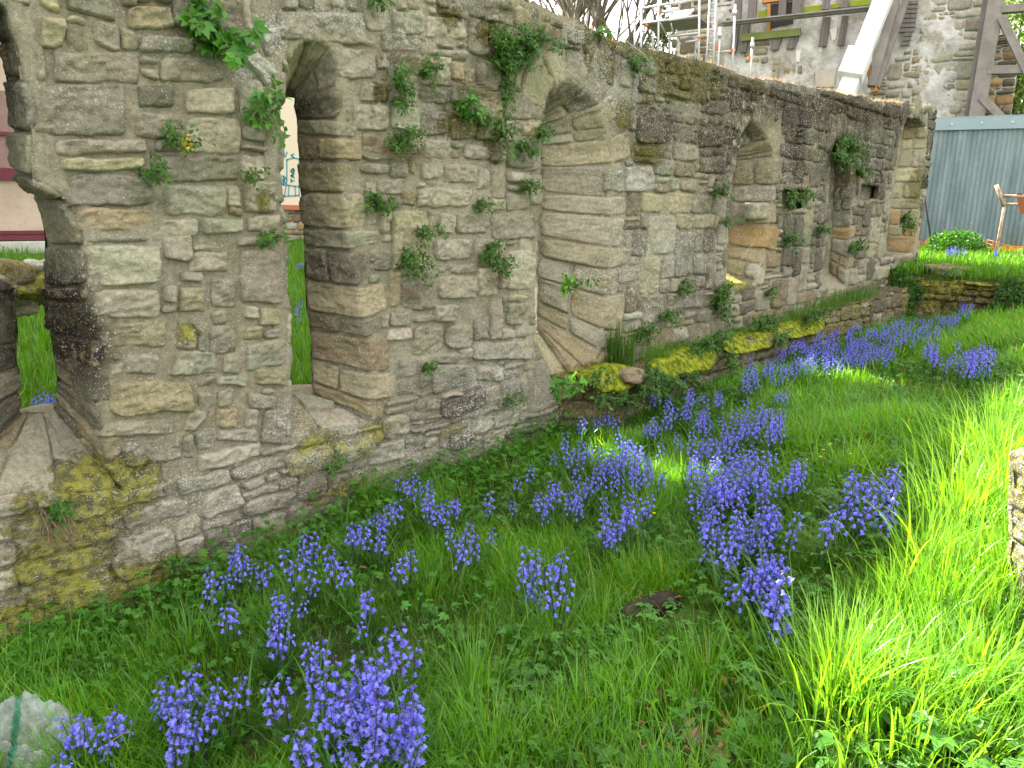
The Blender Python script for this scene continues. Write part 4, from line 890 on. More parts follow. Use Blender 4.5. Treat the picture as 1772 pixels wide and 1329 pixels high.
# ------------------------------------------------------------------ bluebells
def bell_mesh(seed):
    r_ = np.random.RandomState(seed); V = []; F_ = []
    prof = [(0, .002), (.002, .0045), (.006, .0056), (.012, .0062), (.016, .0085)]; nn = 6
    for z, r0 in prof:
        for k in range(12):
            a = 2*pi*k/12; rr = r0
            if z > .013: rr = r0 if k % 2 == 0 else r0*.72
            zz = z+(.0015 if (z > .013 and k % 2 == 0) else 0); V.append((cos(a)*rr, sin(a)*rr, -zz))
    b = len(V)
    for k in range(6): a = 2*pi*k/6; V.append((cos(a)*.0130, sin(a)*.0130, -.0155))
    for i in range(len(prof)-1):
        for k in range(12): F_.append([i*12+k, i*12+(k+1) % 12, (i+1)*12+(k+1) % 12, (i+1)*12+k])
    o = (len(prof)-1)*12
    for k in range(6): F_.append([o+(2*k-1) % 12, o+2*k, b+k, b+k]); F_.append([o+2*k, o+(2*k+1) % 12, b+k, b+k])
    return np.array(V), F_
BV, BF = bell_mesh(1); BFq = np.array([f for f in BF if f[2] != f[3]]); BFt = np.array([[f[0], f[1], f[2]] for f in BF if f[2] == f[3]])
BFt4 = np.stack([BFt[:, 0], BFt[:, 1], BFt[:, 2], BFt[:, 2]], -1)
def rotm(d, roll=0):
    """frame whose -Z axis points along d"""
    z = -np.asarray(d)/np.linalg.norm(d); a = np.cross(z, (0.3, .9, .1)); a /= np.linalg.norm(a); b = np.cross(z, a); a2 = a*cos(roll)+b*sin(roll); b2 = -a*sin(roll)+b*cos(roll)
    return np.stack([a2, b2, z], 1)
def plant_data(seed, H=.30, nb=14, t0=.56):
    """stem path, list of (position, rotation, scale) for bells and buds; local coordinates from the root"""
    r_ = np.random.RandomState(seed); az = r_.uniform(0, 2*pi); lean = r_.uniform(.01, .05); pts = []
    for t in np.linspace(0, 1, 7): pts.append(np.array([cos(az)*lean*t**2, sin(az)*lean*t**2, H*t]))
    bells = []; buds = []
    for i in range(nb):
        t = t0+(.97-t0)*(i/(nb-1))**.85+r_.uniform(-.012, .012); p = pts[0]*0+np.array([cos(az)*lean*t**2, sin(az)*lean*t**2, H*t]); a = i*2.4+r_.uniform(-.5, .5)
        out = .016*(1.3-.75*(t-t0)/(.97-t0)); tip = p+np.array([cos(a)*out, sin(a)*out, .004-.004*(1-t)])
        ang = .35+.9*max(0, (t-.72)/.28); d = np.array([cos(a)*sin(ang), sin(a)*sin(ang), -cos(ang)]); 
        sc = 1.15*(1-.32*(t-t0)/(.97-t0))*r_.uniform(.82, 1.15)
        (bells if i < nb*.82 else buds).append((p, tip, rotm(d, r_.uniform(0, 6)), sc))
    return pts, bells, buds, az
def bell_geo(P, Rm, sc): return (BV*sc)@Rm.T+P
def tubeV(pts, rs, n=5):
    V = []; pts = [np.array(p) for p in pts]
    for i, p in enumerate(pts):
        d = pts[min(i+1, len(pts)-1)]-pts[max(i-1, 0)]; d = d/(np.linalg.norm(d)+1e-9); a = np.cross(d, (0, .1, 1) if abs(d[2]) < .9 else (1, 0, 0)); a /= np.linalg.norm(a); c = np.cross(d, a)
        V += [p+rs[i]*(cos(2*pi*k/n)*a+sin(2*pi*k/n)*c) for k in range(n)]
    F_ = [[i*n+k, i*n+(k+1) % n, (i+1)*n+(k+1) % n, (i+1)*n+k] for i in range(len(pts)-1) for k in range(n)]
    return np.array(V), np.array(F_)
def bud_geo(P, Rm, sc):
    V = []; 
    for z, r0 in ((0, .0015), (.004, .0032), (.009, .003), (.012, .0008)): V += [(cos(k*pi/3)*r0, sin(k*pi/3)*r0, -z) for k in range(6)]
    F_ = [[i*6+k, i*6+(k+1) % 6, (i+1)*6+(k+1) % 6, (i+1)*6+k] for i in range(3) for k in range(6)]
    return (np.array(V)*sc)@Rm.T+P, np.array(F_)
def leafset(seed, n=4):
    r_ = np.random.RandomState(seed+900); n += 3; return blades(np.zeros((n, 3))+np.array([0, 0, -.005]), r_.uniform(.16, .30, n), r_.uniform(.008, .015, n), r_.uniform(0, 6.3, n), r_.uniform(.7, 1.5, n), gcol(n, .6, .9, .05, r_), 6, r_.uniform(.1, .4, n))
def mesh_only(name, V, F4, mat, col):
    o = make_mesh(name, V, F4, mat, None, True, {'col': col}); me = o.data; bpy.data.objects.remove(o); return me
_bc = np.tile((1., 1, 1), (len(BV), 1)); bell_me = []
for k, b in enumerate((.85, 1.0, 1.15)):
    F4 = np.vstack([BFq]); bm_ = bpy.data.meshes.new('flower'); bm_.from_pydata([tuple(v) for v in BV], [], [list(map(int, q)) for q in BFq]+[list(map(int, q)) for q in BFt])
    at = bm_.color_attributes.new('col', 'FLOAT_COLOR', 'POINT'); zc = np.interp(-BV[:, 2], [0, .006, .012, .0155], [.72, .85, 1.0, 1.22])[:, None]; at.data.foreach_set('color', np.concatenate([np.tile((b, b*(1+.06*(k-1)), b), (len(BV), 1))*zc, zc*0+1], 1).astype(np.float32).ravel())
    for p in bm_.polygons: p.use_smooth = True
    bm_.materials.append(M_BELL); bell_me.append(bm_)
# hero prototypes: parts as meshes of their own; mid prototypes: one mesh with material slots
HERO = []
for s in range(6):
    H_ = [.31, .27, .34, .29, .25, .33][s]; pts, bells, buds, az = plant_data(s, H_, [13, 11, 15, 12, 10, 14][s])
    V, F_ = tubeV(pts, [.0026, .0025, .0023, .002, .0017, .0013, .0008]); parts = [(V, F_)]
    for (p, tip, Rm, sc) in bells+buds: parts.append(tubeV([p, (p+tip)/2+np.array([0, 0, .002]), tip], [.0007]*3, 4))
    o = 0; VV_ = []; FF_ = []
    for a, b in parts: VV_.append(a); FF_.append(b+o); o += len(a)
    stem = mesh_only('stem', np.concatenate(VV_), np.concatenate(FF_), M_BSTEM, np.tile((1., 1, 1), (o, 1)))
    o = 0; VV_ = []; FF_ = []
    for (p, tip, Rm, sc) in buds: a, b = bud_geo(tip, Rm, 1.1); VV_.append(a); FF_.append(b+o); o += len(a)
    bud = mesh_only('buds', np.concatenate(VV_), np.concatenate(FF_), M_BUD, np.tile((1., 1, 1), (o, 1)))
    V, F_, cc = leafset(s); lv = mesh_only('leaves', V, F_, M_LEAF, cc*1.1)
    HERO.append((stem, bud, lv, bells))
def single_mesh(seed, H_, simp=False):
    pts, bells, buds, az = plant_data(seed+50, H_, 10, .62); Vs = []; Fs = []; Cs = []; mi = []; o = 0
    def put(V, F_, m, c=None):
        nonlocal o
        Vs.append(V); Fs.extend([list(map(int, q+o)) for q in F_]); mi.extend([m]*len(F_)); Cs.append(np.tile((1., 1, 1), (len(V), 1)) if c is None else c); o += len(V)
    V, F_ = tubeV(pts, [.0026, .0025, .0023, .002, .0017, .0013, .0008], 4); put(V, F_, 1)
    r_ = np.random.RandomState(seed)
    for (p, tip, Rm, sc) in bells:
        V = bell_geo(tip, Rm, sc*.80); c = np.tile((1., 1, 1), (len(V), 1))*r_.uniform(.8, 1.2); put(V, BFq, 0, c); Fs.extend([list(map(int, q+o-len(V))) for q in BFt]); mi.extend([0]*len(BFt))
    for (p, tip, Rm, sc) in buds: a, b = bud_geo(tip, Rm, 1.1); put(a, b, 2)
    V, F_, cc = leafset(seed, 3); put(V, F_, 3, cc)
    me = bpy.data.meshes.new('bluebell'); me.from_pydata([tuple(v) for v in np.concatenate(Vs)], [], Fs); me.polygons.foreach_set('material_index', mi); me.polygons.foreach_set('use_smooth', [True]*len(Fs))
    at = me.color_attributes.new('col', 'FLOAT_COLOR', 'POINT'); a = np.concatenate(Cs); at.data.foreach_set('color', np.concatenate([a, np.ones((len(a), 1))], 1).astype(np.float32).ravel())
    for m in (M_BELL, M_BSTEM, M_BUD, M_LEAF): me.materials.append(m)
    return me
MID = [single_mesh(s, .205+.014*s) for s in range(6)]
CL = [('in the big front clump', [(630, 1225, 85, 85, 34), (600, 1190, 60, 50, 8), (690, 1135, 22, 28, 5), (640, 1275, 80, 50, 8)]),
      ('in the loose lower left clump', [(325, 1225, 55, 48, 20), (300, 1200, 50, 20, 5), (390, 1190, 20, 22, 3), (310, 1290, 20, 20, 2)]),
      ('beside the plastic bag', [(165, 1240, 42, 32, 9), (120, 1255, 15, 12, 2), (120, 1310, 20, 8, 2), (195, 1262, 20, 15, 2), (225, 1240, 20, 10, 2)]),
      ('scattered behind the front clump', [(475, 1100, 35, 22, 8), (542, 1112, 25, 18, 4), (500, 1190, 20, 20, 2), (425, 1185, 5, 15, 1), (485, 1230, 8, 10, 1), (560, 1150, 20, 15, 3)]),
      ('along the wall foot at left', [(405, 985, 28, 30, 8), (392, 1065, 16, 16, 3), (350, 1020, 12, 18, 2), (525, 945, 22, 26, 6), (575, 985, 20, 18, 4), (520, 990, 20, 14, 4), (460, 990, 14, 8, 2), (490, 1035, 22, 22, 5)]),
      ('by the middle wall foot', [(660, 892, 14, 12, 4), (690, 890, 30, 18, 5), (612, 930, 20, 14, 4), (650, 925, 18, 12, 3), (715, 832, 30, 20, 7), (770, 882, 32, 22, 8), (740, 870, 14, 10, 2), (800, 930, 28, 22, 8), (635, 1045, 20, 18, 4), (702, 975, 12, 18, 3), (852, 855, 14, 8, 2), (850, 925, 6, 10, 1), (790, 975, 8, 6, 1), (905, 822, 10, 10, 2), (600, 1010, 10, 8, 1)]),
      ('in the small isolated clump', [(935, 1000, 42, 28, 14), (968, 1035, 8, 10, 2)]),
      ('in the drift left of centre', [(940, 858, 36, 22, 12), (1005, 830, 34, 34, 16), (985, 780, 34, 14, 5), (1085, 800, 48, 40, 28), (1075, 885, 36, 30, 12), (1055, 915, 20, 14, 5), (1120, 880, 15, 10, 2)]),
      ('near the foot of the mossy ledge', [(1050, 722, 14, 18, 4), (1118, 685, 10, 12, 3), (1195, 700, 38, 26, 12), (1150, 735, 36, 16, 7), (1010, 735, 12, 10, 2), (1243, 690, 8, 10, 2), (1225, 725, 16, 12, 3)]),
      ('in the big central clump', [(1240, 775, 46, 36, 26), (1315, 725, 46, 26, 24), (1290, 820, 95, 36, 46), (1375, 820, 20, 18, 5), (1230, 860, 44, 28, 14), (1235, 910, 26, 26, 8), (1320, 905, 54, 28, 20), (1320, 1000, 52, 32, 16), (1340, 1075, 20, 14, 3), (1260, 970, 10, 20, 2)]),
      ('in the clump right of centre', [(1505, 860, 48, 34, 17), (1545, 830, 14, 14, 3), (1430, 912, 14, 6, 2)]),
      ('in the long far drift', [(1430, 605, 80, 26, 42), (1500, 590, 66, 24, 34), (1580, 568, 54, 16, 22), (1640, 552, 26, 8, 7), (1325, 600, 14, 8, 3), (1350, 632, 40, 12, 10), (1320, 648, 34, 16, 10), (1290, 660, 12, 8, 3), (1352, 680, 10, 12, 3)]),
      ('on the right bank', [(1614, 605, 16, 14, 6), (1680, 615, 44, 18, 16), (1677, 534, 12, 8, 4)])]
rb = random.Random(12); pos = []
for name_, lst in CL:
    for (px, py, rx, ry, cnt) in lst:
        cnt = cnt*(.8 if py > 1090 else ((1.3 if px > 1180 else .95) if py > 800 else (1.5 if px < 1400 else 2.4)))
        for k in range(int(round(cnt))):
            a = rb.uniform(0, 2*pi); q = rb.random()**.6*(1.05 if rb.random() > .15 else 1.5)
            p = on_ground(px+cos(a)*rx*q, py+sin(a)*ry*q, .20 if py < 1090 else .225)
            x, y = float(p[0]), float(p[1])
            lim = -.05 if x < 4.6 else -.40
            if y > lim: y = lim-rb.random()*.05
            if x > 11.75: x = 11.7
            pos.append((math.dist((x, y), (CAM[0], CAM[1])), x, y, name_, px+cos(a)*rx*q, py+sin(a)*ry*q))
pos.sort(); print('bluebells', len(pos))
far_rows = []; spec = {}
for name_, _l in CL:
    idx = [i for i, p in enumerate(pos[:300]) if p[3] == name_]
    if len(idx) > 4:
        bx = sorted(idx, key=lambda i: pos[i][4])
        for w_, i in (('leftmost', bx[0]), ('rightmost', bx[-1]), ('nearest', min(i for i in idx if i not in (bx[0], bx[-1]))), ('farthest', max(i for i in idx if i not in (bx[0], bx[-1])))): spec[i] = w_+' bluebell '+name_
stat = {}
for name_, _l in CL:
    A_ = np.array([[p[4], p[5]] for p in pos[:300] if p[3] == name_] or [[0, 0]]); stat[name_] = np.percentile(A_, [0, 33, 67, 100], axis=0)
def where(nm, px, py):
    if nm not in stat or stat[nm][3][0] < 1: return ''
    s_ = stat[nm]; h = ('left', 'middle', 'right')[int(px > s_[1][0])+int(px > s_[2][0])]; v = ('far', 'central', 'near')[int(py > s_[1][1])+int(py > s_[2][1])]
    return v+' '+h
for i, (d, x, y, nm, _px, _py) in enumerate(pos):
    z = float(terrain(x, y))-.01; rz = rb.uniform(0, 6.28); sc = rb.uniform(.85, 1.2); lab = spec.get(i, 'violet bluebell at the '+where(nm, _px, _py)+' among those '+nm); grp = 'bluebells '+nm
    if i < 46:
        e = empty('bluebell', (x, y, z), rz, lab, 'bluebell', grp); e.scale = (sc,)*3; e.rotation_euler = (rb.uniform(-.08, .08), rb.uniform(-.08, .08), rz)
        stem, bud, lv, bells = HERO[i % 6]
        for nme, me in (('stem', stem), ('buds', bud), ('leaves', lv)):
            o = bpy.data.objects.new(nme, me); C.objects.link(o); o.parent = e
        for (p, tip, Rm, s_) in bells:
            o = bpy.data.objects.new('flower', bell_me[rb.randrange(3)]); C.objects.link(o); o.parent = e
            m = Matrix([[*(Rm[0]), tip[0]], [*(Rm[1]), tip[1]], [*(Rm[2]), tip[2]], [0, 0, 0, 1]]); o.matrix_local = m @ Matrix.Scale(s_, 4)
    elif i < 300:
        o = bpy.data.objects.new('bluebell', MID[i % 6]); C.objects.link(o); o.location = (x, y, z); o.rotation_euler = (rb.uniform(-.1, .1), rb.uniform(-.1, .1), rz); o.scale = (sc,)*3; tag(o, lab, 'bluebell', grp)
    else: far_rows.append((x, y, z, rz, sc))
me0 = [(np.array([v.co[:] for v in m.vertices]), [list(p.vertices) for p in m.polygons], [p.material_index for p in m.polygons], np.array([c.color[:] for c in m.color_attributes[0].data])) for m in MID[:4]]
Vs = []; Fs = []; Mi = []; Cs = []; o_ = 0
for i, (x, y, z, rz, sc) in enumerate(far_rows):
    v, fcs, mi, cc = me0[i % 4]; cr, sr = cos(rz), sin(rz); v2 = v*sc; v2 = np.stack([v2[:, 0]*cr-v2[:, 1]*sr+x, v2[:, 0]*sr+v2[:, 1]*cr+y, v2[:, 2]+z], -1)
    Vs.append(v2); Fs += [[q+o_ for q in fc] for fc in fcs]; Mi += mi; Cs.append(cc); o_ += len(v2)
me = bpy.data.meshes.new('bluebells'); me.from_pydata(np.concatenate(Vs).tolist(), [], Fs); me.polygons.foreach_set('material_index', Mi); me.polygons.foreach_set('use_smooth', [True]*len(Fs))
at = me.color_attributes.new('col', 'FLOAT_COLOR', 'POINT'); at.data.foreach_set('color', np.concatenate(Cs).astype(np.float32).ravel())
for m in (M_BELL, M_BSTEM, M_BUD, M_LEAF): me.materials.append(m)
o = bpy.data.objects.new('distant_bluebells', me); C.objects.link(o); tag(o, 'dense drift of small violet blue bluebells in the middle and far distance', 'bluebells', kind='stuff')
# ------------------------------------------------------------------ old building under repair, beyond the wall end
FA = HEAD+R(59.8); FD = np.array([cos(FA), sin(FA), 0]); FNn = np.array([-sin(FA), cos(FA), 0])   # FNn points towards the camera side
if FNn @ (CAM-np.array([20, 0, 0])) < 0: FNn = -FNn
def fp(px, py, off=0.0, base=(20., 0, 0)): return on_plane(px, py, np.array(base)+FNn*off, FNn)
FO = np.array([20., 0, 0])
def fuv(p): return float((p-FO)@FD), float(p[2])
FM = lambda u, v: (FO+u[..., None]*FD+v[..., None]*np.array([0, 0, 1.]), np.broadcast_to(FNn, u.shape+(3,)))
q = N('old_render'); n1 = q.noise(.9, 6, .62); n2 = q.noise(4, 6, .65); n3 = q.noise(22, 4, .6)
c = q.mix(q.rng(n2, .35, .65), (.38, .37, .36), (.60, .585, .575)); c = q.mix(q.mul(q.rng(n1, .50, .60), .8), c, (.30, .27, .21)); c = q.mix(q.mul(q.rng(n3, .58, .68), .5), c, (.66, .65, .65))
c = q.mix(q.mul(q.rng(q.noise(1.5, 5, .7), .62, .70), .5), c, (.20, .22, .08)); M_RENDER = q.end(q.bsdf(c, .95, .1, q.bump(q.add(n2, q.mul(n3, .4)), .9, .05)))
bld = empty('old_building', tuple(fp(1500, 215)), 0, 'old stone building with patchy pale render and boarded openings, propped by timbers', 'building')
def facade(px0, px1, py0, py1, step=.12, off=0, keepf=None):
    a = fuv(fp(px0, py1)); b = fuv(fp(px1, py0)); u = np.arange(min(a[0], b[0]), max(a[0], b[0]), step); v = np.arange(-1, max(a[1], b[1])+3, step); return u, v
uR = fuv(fp(1712, 100))[0]; uL = fuv(fp(1168, 100))[0]
u, v = np.arange(uR, uL, .07), np.arange(.2, 11, .07)
slope = lambda v: -.17*(v-2.0)           # the right corner batters outwards at the foot in the photo
V, f = grid_sheet(u, v, FM, lambda a, b: a > uR+.0, lambda a, b: .05*fbm(np.stack([a, b, a*0], -1), 1.6, 4, 4))
V2 = V.copy()
make_mesh('rendered_wall', V, f, M_RENDER, bld)
mb = MB()   # side and roof so that the building has depth
P0 = FO+FD*uR; P1 = FO+FD*uL; bk = -FNn*8
for a, b in ((P0, P0+bk), (P0+bk, P1+bk), (P1+bk, P1)):
    mb.poly([(a[0], a[1], 0), (b[0], b[1], 0), (b[0], b[1], 11), (a[0], a[1], 11)])
mb.poly([(*P0[:2], 11), (*P1[:2], 11), (*(P1+bk)[:2], 12.5), (*(P0+bk)[:2], 12.5)]); mb.build('side_wall_and_roof', M_RENDER, bld)
fs = Stones(61)
def fquad(px0, py0, px1, py1):
    return [fuv(fp(px0, py1)), fuv(fp(px1, py1)), fuv(fp(px1, py0)), fuv(fp(px0, py0))]
def masonry_patch(poly_px, rowh, wid, cols, seed, gap=.012, protr=.03, pack=None):
    P = np.array([fuv(fp(*p)) for p in poly_px]); u0, u1, v0, v1 = P[:, 0].min(), P[:, 0].max(), P[:, 1].min(), P[:, 1].max()
    k = Pack(u0, u1, v0, v1, .03, seed); UU, VV = np.meshgrid(k.cu, k.cv); k.occ = ~inside(UU, VV, P)
    for q_, a, b, w, h in k.fill(lambda z: rowh, lambda a, b: wid, .08, .06, .08, .05, gap): fs.add(q_, FM, cols[fs.rg.randint(len(cols))], .05, protr*fs.rg.uniform(.3, 1.3), .06, .02, None, .012)
BCOL = 'wgltwwg'
masonry_patch([(1600, -30), (1712, -30), (1690, 240), (1570, 240)], .25, .46, 'wwlwwgw', 3, .010, .015)
masonry_patch([(1530, 110), (1590, 60), (1600, 240), (1480, 240), (1500, 160)], .19, .26, 'wltwtw', 4, .02, .025)
masonry_patch([(1285, 60), (1330, 50), (1330, 110), (1285, 110)], .2, .25, 'tylg', 5, .02, .04)
masonry_patch([(1160, -20), (1235, -20), (1225, 110), (1160, 100)], .2, .4, 'bdgbt', 6, .02, .05)
masonry_patch([(1240, -10), (1275, -10), (1268, 50), (1238, 60)], .2, .3, 'tgdb', 7, .02, .04)
masonry_patch([(1340, 100), (1400, 110), (1380, 150), (1330, 140)], .2, .3, 'tgl', 8, .02, .03)
fs.build('rubble_masonry', M_FAR, bld, plain_mask(.06, .16, .1, 9))
M_BOARD = simple('grey_board', (.20, .18, .175), .9, 2.5, .7, (.5, .48, .47), .006, 20, .15, 0., (6, 6, .6))
M_MBOARD = simple('algae_green_board', (.19, .21, .10), .9, 3, .7, (.7, .9, .3), .006, 20, .15)
M_ALG = simple('bright_algae', (.26, .30, .04), .95, 4, .6, (.6, .8, .5), .01, 14, .1)
M_RUSTW = simple('orange_timber', (.50, .24, .08), .8, 4, .5)
M_DARK = simple('painted_opening_shade', (.05, .045, .045), .9)
M_DRIP = simple('lime_drip', (.72, .72, .70), .9, 5, .3)
def plank(px, parent, mat, name, off=.06, th=.05, label=None):
    """board given by 4 photographed corners on the facade plane"""
    mb = MB(); f_ = [fp(x, y, off+th) for x, y in px]; b_ = [fp(x, y, off+th)-FNn*(th+.05) for x, y in px]; n = len(f_); i = len(mb.v); mb.v += f_+b_
    mb.f.append([i+k for k in range(n)]); mb.f.append([i+n+k for k in range(n)][::-1])
    for k in range(n): mb.f.append([i+k, i+n+k, i+n+(k+1) % n, i+(k+1) % n])
    o = mb.build(name, mat, parent)
    if label: o['label'] = label
    return o
for a, b, c, d in ((1349, -20, 1362, 27), (1373, -20, 1391, 23), (1425, -20, 1437, 16), (1457, -20, 1469, 13), (1273, -20, 1284, 40), (1296, -20, 1310, 36)):
    plank([(a, b), (c, b), (c-3, d), (a-3, d)], bld, M_BOARD, 'board', .08)
for a, b, c, d in ((1424, 29, 1437, 80), (1457, 27, 1468, 78), (1368, 62, 1382, 84), (1340, 64, 1353, 86), (1270, 42, 1280, 92), (1286, 40, 1298, 90)):
    plank([(a, b), (c, b), (c-8, d), (a-8, d)], bld, M_BOARD, 'board', .08)
plank([(1282, 59), (1385, 48), (1384, 61), (1282, 71)], bld, M_MBOARD, 'board', .15, .06, 'horizontal board green with algae')
plank([(1333, 8), (1372, 3), (1372, 40), (1330, 50)], bld, M_DARK, 'opening', .02, .01)  # flat dark panel paints in the shade of the opening, no hole behind
plank([(1328, 6), (1333, 6), (1332, 54), (1327, 54)], bld, M_RUSTW, 'opening_frame', .07, .05); plank([(1318, -2), (1375, -8), (1375, -2), (1318, 5)], bld, M_RUSTW, 'opening_frame', .07, .05)
for p in ([(1390, 12), (1424, 8), (1424, 19), (1390, 24)], [(1438, 8), (1457, 5), (1457, 12), (1438, 15)], [(1470, 2), (1506, -2), (1506, 8), (1470, 11)], [(1312, 20), (1328, 16), (1328, 30), (1312, 33)]): plank(p, bld, M_ALG, 'algae_patch', .02, .02)
plank([(1378, 87), (1386, 86), (1383, 108), (1377, 106)], bld, M_DRIP, 'render_drip', .04, .02); plank([(1417, 80), (1423, 80), (1421, 90), (1418, 90)], bld, M_DRIP, 'render_drip', .04, .02); plank([(1435, 52), (1449, 46), (1447, 66), (1441, 72)], bld, M_DRIP, 'render_drip', .04, .02)
plank([(1411, 122), (1448, 118), (1443, 150), (1411, 150)], bld, simple('pale_niche', (.55, .48, .42), .9), 'blocked_opening', .04, .02)
for k in range(7): plank([(1561-k*1.5, 1+k*8), (1589-k, 0+k*8), (1588-k, 6.5+k*8), (1560-k*1.5, 7.5+k*8)], bld, M_BOARD, 'board', .10, .05)
for k in range(3): plank([(1566-k*3, 56+k*8), (1578-k*2, 56+k*8), (1577-k*2, 62+k*8), (1564-k*3, 63+k*8)], bld, M_BOARD, 'board', .10, .05)
rail = MB(); rail.beam(fp(1250, 43, .3), fp(1515, 15, .3), .06, .17, FNn); rail.beam(fp(1250, 40, .38), fp(1515, 12, .38), .03, .24, FNn)
tag(rail.build('steel_rail', simple('weathered_rail', (.30, .28, .29), .7, 4, .6)), 'long grey steel rail running across the boards of the old building', 'rail')
# raking shores
def shore(name, a, b, w, t, mat, label, cat, off0, off1, extra=()):
    mb = MB(); mb.beam(fp(*a, off0), fp(*b, off1), w, t, FNn)
    for (c, d, ww, tt, o0, o1) in extra: mb.beam(fp(*c, o0), fp(*d, o1), ww, tt, FNn)
    o = mb.build(name, mat, None, False, .01); return tag(o, label, cat)
M_WHITE = simple('white_painted_steel', (.82, .83, .85), .4, 3, .1, (.9, .9, .9), .001, 20, .5)
st_ = empty('white_prop', tuple(fp(1465, 165, 1.6)), 0, 'broad white raking prop leaning up against the old building', 'prop')
mb = MB(); mb.beam(fp(1461, 170, 1.7), fp(1540, -30, .9), .36, .36, FNn); mb.build('tube', M_WHITE, st_, False, .03)
mb = MB(); mb.beam(fp(1471, 135, 1.7), fp(1489, 90, 1.5), .50, .46, FNn); mb.build('sleeve', M_WHITE, st_, False, .02)
shore('timber_prop', (1514, 160), (1501, 108), .12, .14, M_RUSTW, 'short orange timber prop just right of the white prop', 'prop', 1.0, .9)
shore('timber_shore', (1508, 150), (1556, -20), .17, .2, M_TIMBER, 'grey timber raking shore closest to the white prop', 'timber shore', 1.1, .7)
shore('timber_shore', (1516, 152), (1574, -20), .14, .18, M_TIMBER, 'second grey timber raking shore, right of the first', 'timber shore', .9, .5)
fr = empty('braced_timber_shore', tuple(fp(1700, 212, .6)), 0, 'tall braced grey timbers propping the right corner of the building above the fence', 'timber shore')
def tb(name, a, b, w, off=.6, mat=M_TIMBER): mb = MB(); mb.beam(fp(*a, off), fp(*b, off), w, .2, FNn); return mb.build(name, mat, fr, False, .01)
tb('post', (1728, -25), (1686, 225), .30, .6); tb('wall_board', (1712, -25), (1672, 225), .16, .5, M_BOARD)
tb('cross_beam', (1733, 17), (1830, 9), .15, .62); tb('cross_beam', (1708, 122), (1830, 119), .17, .62); tb('brace', (1732, 30), (1800, 172), .15, .66); tb('brace', (1698, 168), (1740, 212), .16, .64); tb('brace', (1735, 215), (1800, 196), .14, .64)
tb('post', (1840, -25), (1830, 225), .3, .6)
# rough stub wall behind the frame
sw = empty('broken_stub_wall', (22.3, -.8, .8), 0, 'broken rubble wall stub seen through the grey timber frame', 'wall')
SB = (23., 0, 0); sv = Stones(71); SMf = lambda u, v: (np.array(SB)+u[..., None]*FD+v[..., None]*np.array([0, 0, 1.]), np.broadcast_to(FNn, u.shape+(3,)))
def suv(px, py): p = fp(px, py, 0, SB); return float((p-np.array(SB))@FD), float(p[2])
P = np.array([suv(1690, 235), (suv(1748, 215)), suv(1757, 150), suv(1766, 80), suv(1755, 52), suv(1738, 50), suv(1725, 30), suv(1700, 30)])
k = Pack(P[:, 0].min(), P[:, 0].max(), P[:, 1].min(), P[:, 1].max(), .03, 4); UU, VV = np.meshgrid(k.cu, k.cv); k.occ = ~inside(UU, VV, P)
for q_, a, b, w, h in k.fill(lambda z: .2, lambda a, b: .3, .08, .06, .1, .05, .01): sv.add(q_, SMf, 'ltgbdo'[sv.rg.randint(6)], .05, sv.rg.uniform(.02, .09), .1, .03)
sv.build('rubble', M_FAR, sw, plain_mask(.05, .3, .05, 5))
mb = MB(); n = len(P); fr_ = [SMf(np.array(p[0]), np.array(p[1]))[0]-FNn*.03 for p in P]; bk_ = [p-FNn*.5 for p in fr_]; mb.v += fr_+bk_; mb.f.append(list(range(n))); mb.f.append(list(range(n, 2*n))[::-1])
for i in range(n): mb.f.append([i, n+i, n+(i+1) % n, (i+1) % n])
mb.build('core', M_RENDER, sw)

# ------------------------------------------------------------------ corrugated fence
FB = (15.9, 0, 0)
fe = empty('corrugated_fence', tuple(fp(1680, 430, 0, FB)), 0, 'blue grey corrugated metal sheet fence at the right, beyond the wall end', 'fence')
fa = fp(1560, 300, 0, FB); fb = fp(1990, 300, 0, FB); Lf_ = np.linalg.norm(fb-fa); dv_ = (fb-fa)/Lf_; nfn = np.array([-dv_[1], dv_[0], 0]); nfn = nfn if nfn @ (CAM-fa) > 0 else -nfn
uu = np.arange(0, Lf_, .0095); vv_ = np.linspace(.9, float(fp(1600, 213, 0, FB)[2]), 30); UU, VV = np.meshgrid(uu, vv_)
ph = np.where(np.mod(UU, .84) > .80, 1.35, 1.0); wv = .011*np.sin(UU/.076*2*pi)+.012*noise(np.stack([UU, VV, UU*0], -1), .8, 3)+.012*np.floor(UU/.84 % 2)
V = fa+UU[..., None]*dv_+nfn*wv[..., None]; V[..., 2] = VV
id0 = np.arange(UU.size).reshape(UU.shape); f = np.stack([id0[:-1, :-1], id0[:-1, 1:], id0[1:, 1:], id0[1:, :-1]], -1).reshape(-1, 4)
q = N('galvanised_sheet'); vs = q.n('ShaderNodeVectorMath', {0: q.coord(), 1: (5., 5., .7)}, operation='MULTIPLY').outputs[0]
c = q.mix(q.rng(q.noise(1.2, 5, .6, vs), .35, .65), (.135, .19, .22), (.215, .27, .305)); c = q.mix(q.mul(q.rng(q.noise(9, 5, .7), .55, .68), .3), c, (.33, .36, .37))
zz_ = q.n('ShaderNodeSeparateXYZ', {0: q.coord()}).outputs[2]; c = q.mix(q.mul(q.rng(q.add(zz_, q.mul(q.noise(2, 4), .8)), 2.1, 1.5), .45), c, (.13, .16, .10))
c = q.mix(q.mul(q.rng(q.noise(2.2, 6, .75, vs), .60, .70), .5), c, (.20, .12, .08)); M_SHEET = q.end(q.bsdf(c, .5, .45, q.bump(q.noise(6, 3), .3, .01), .25))
make_mesh('corrugated_sheet', V.reshape(-1, 3), f, M_SHEET, fe)
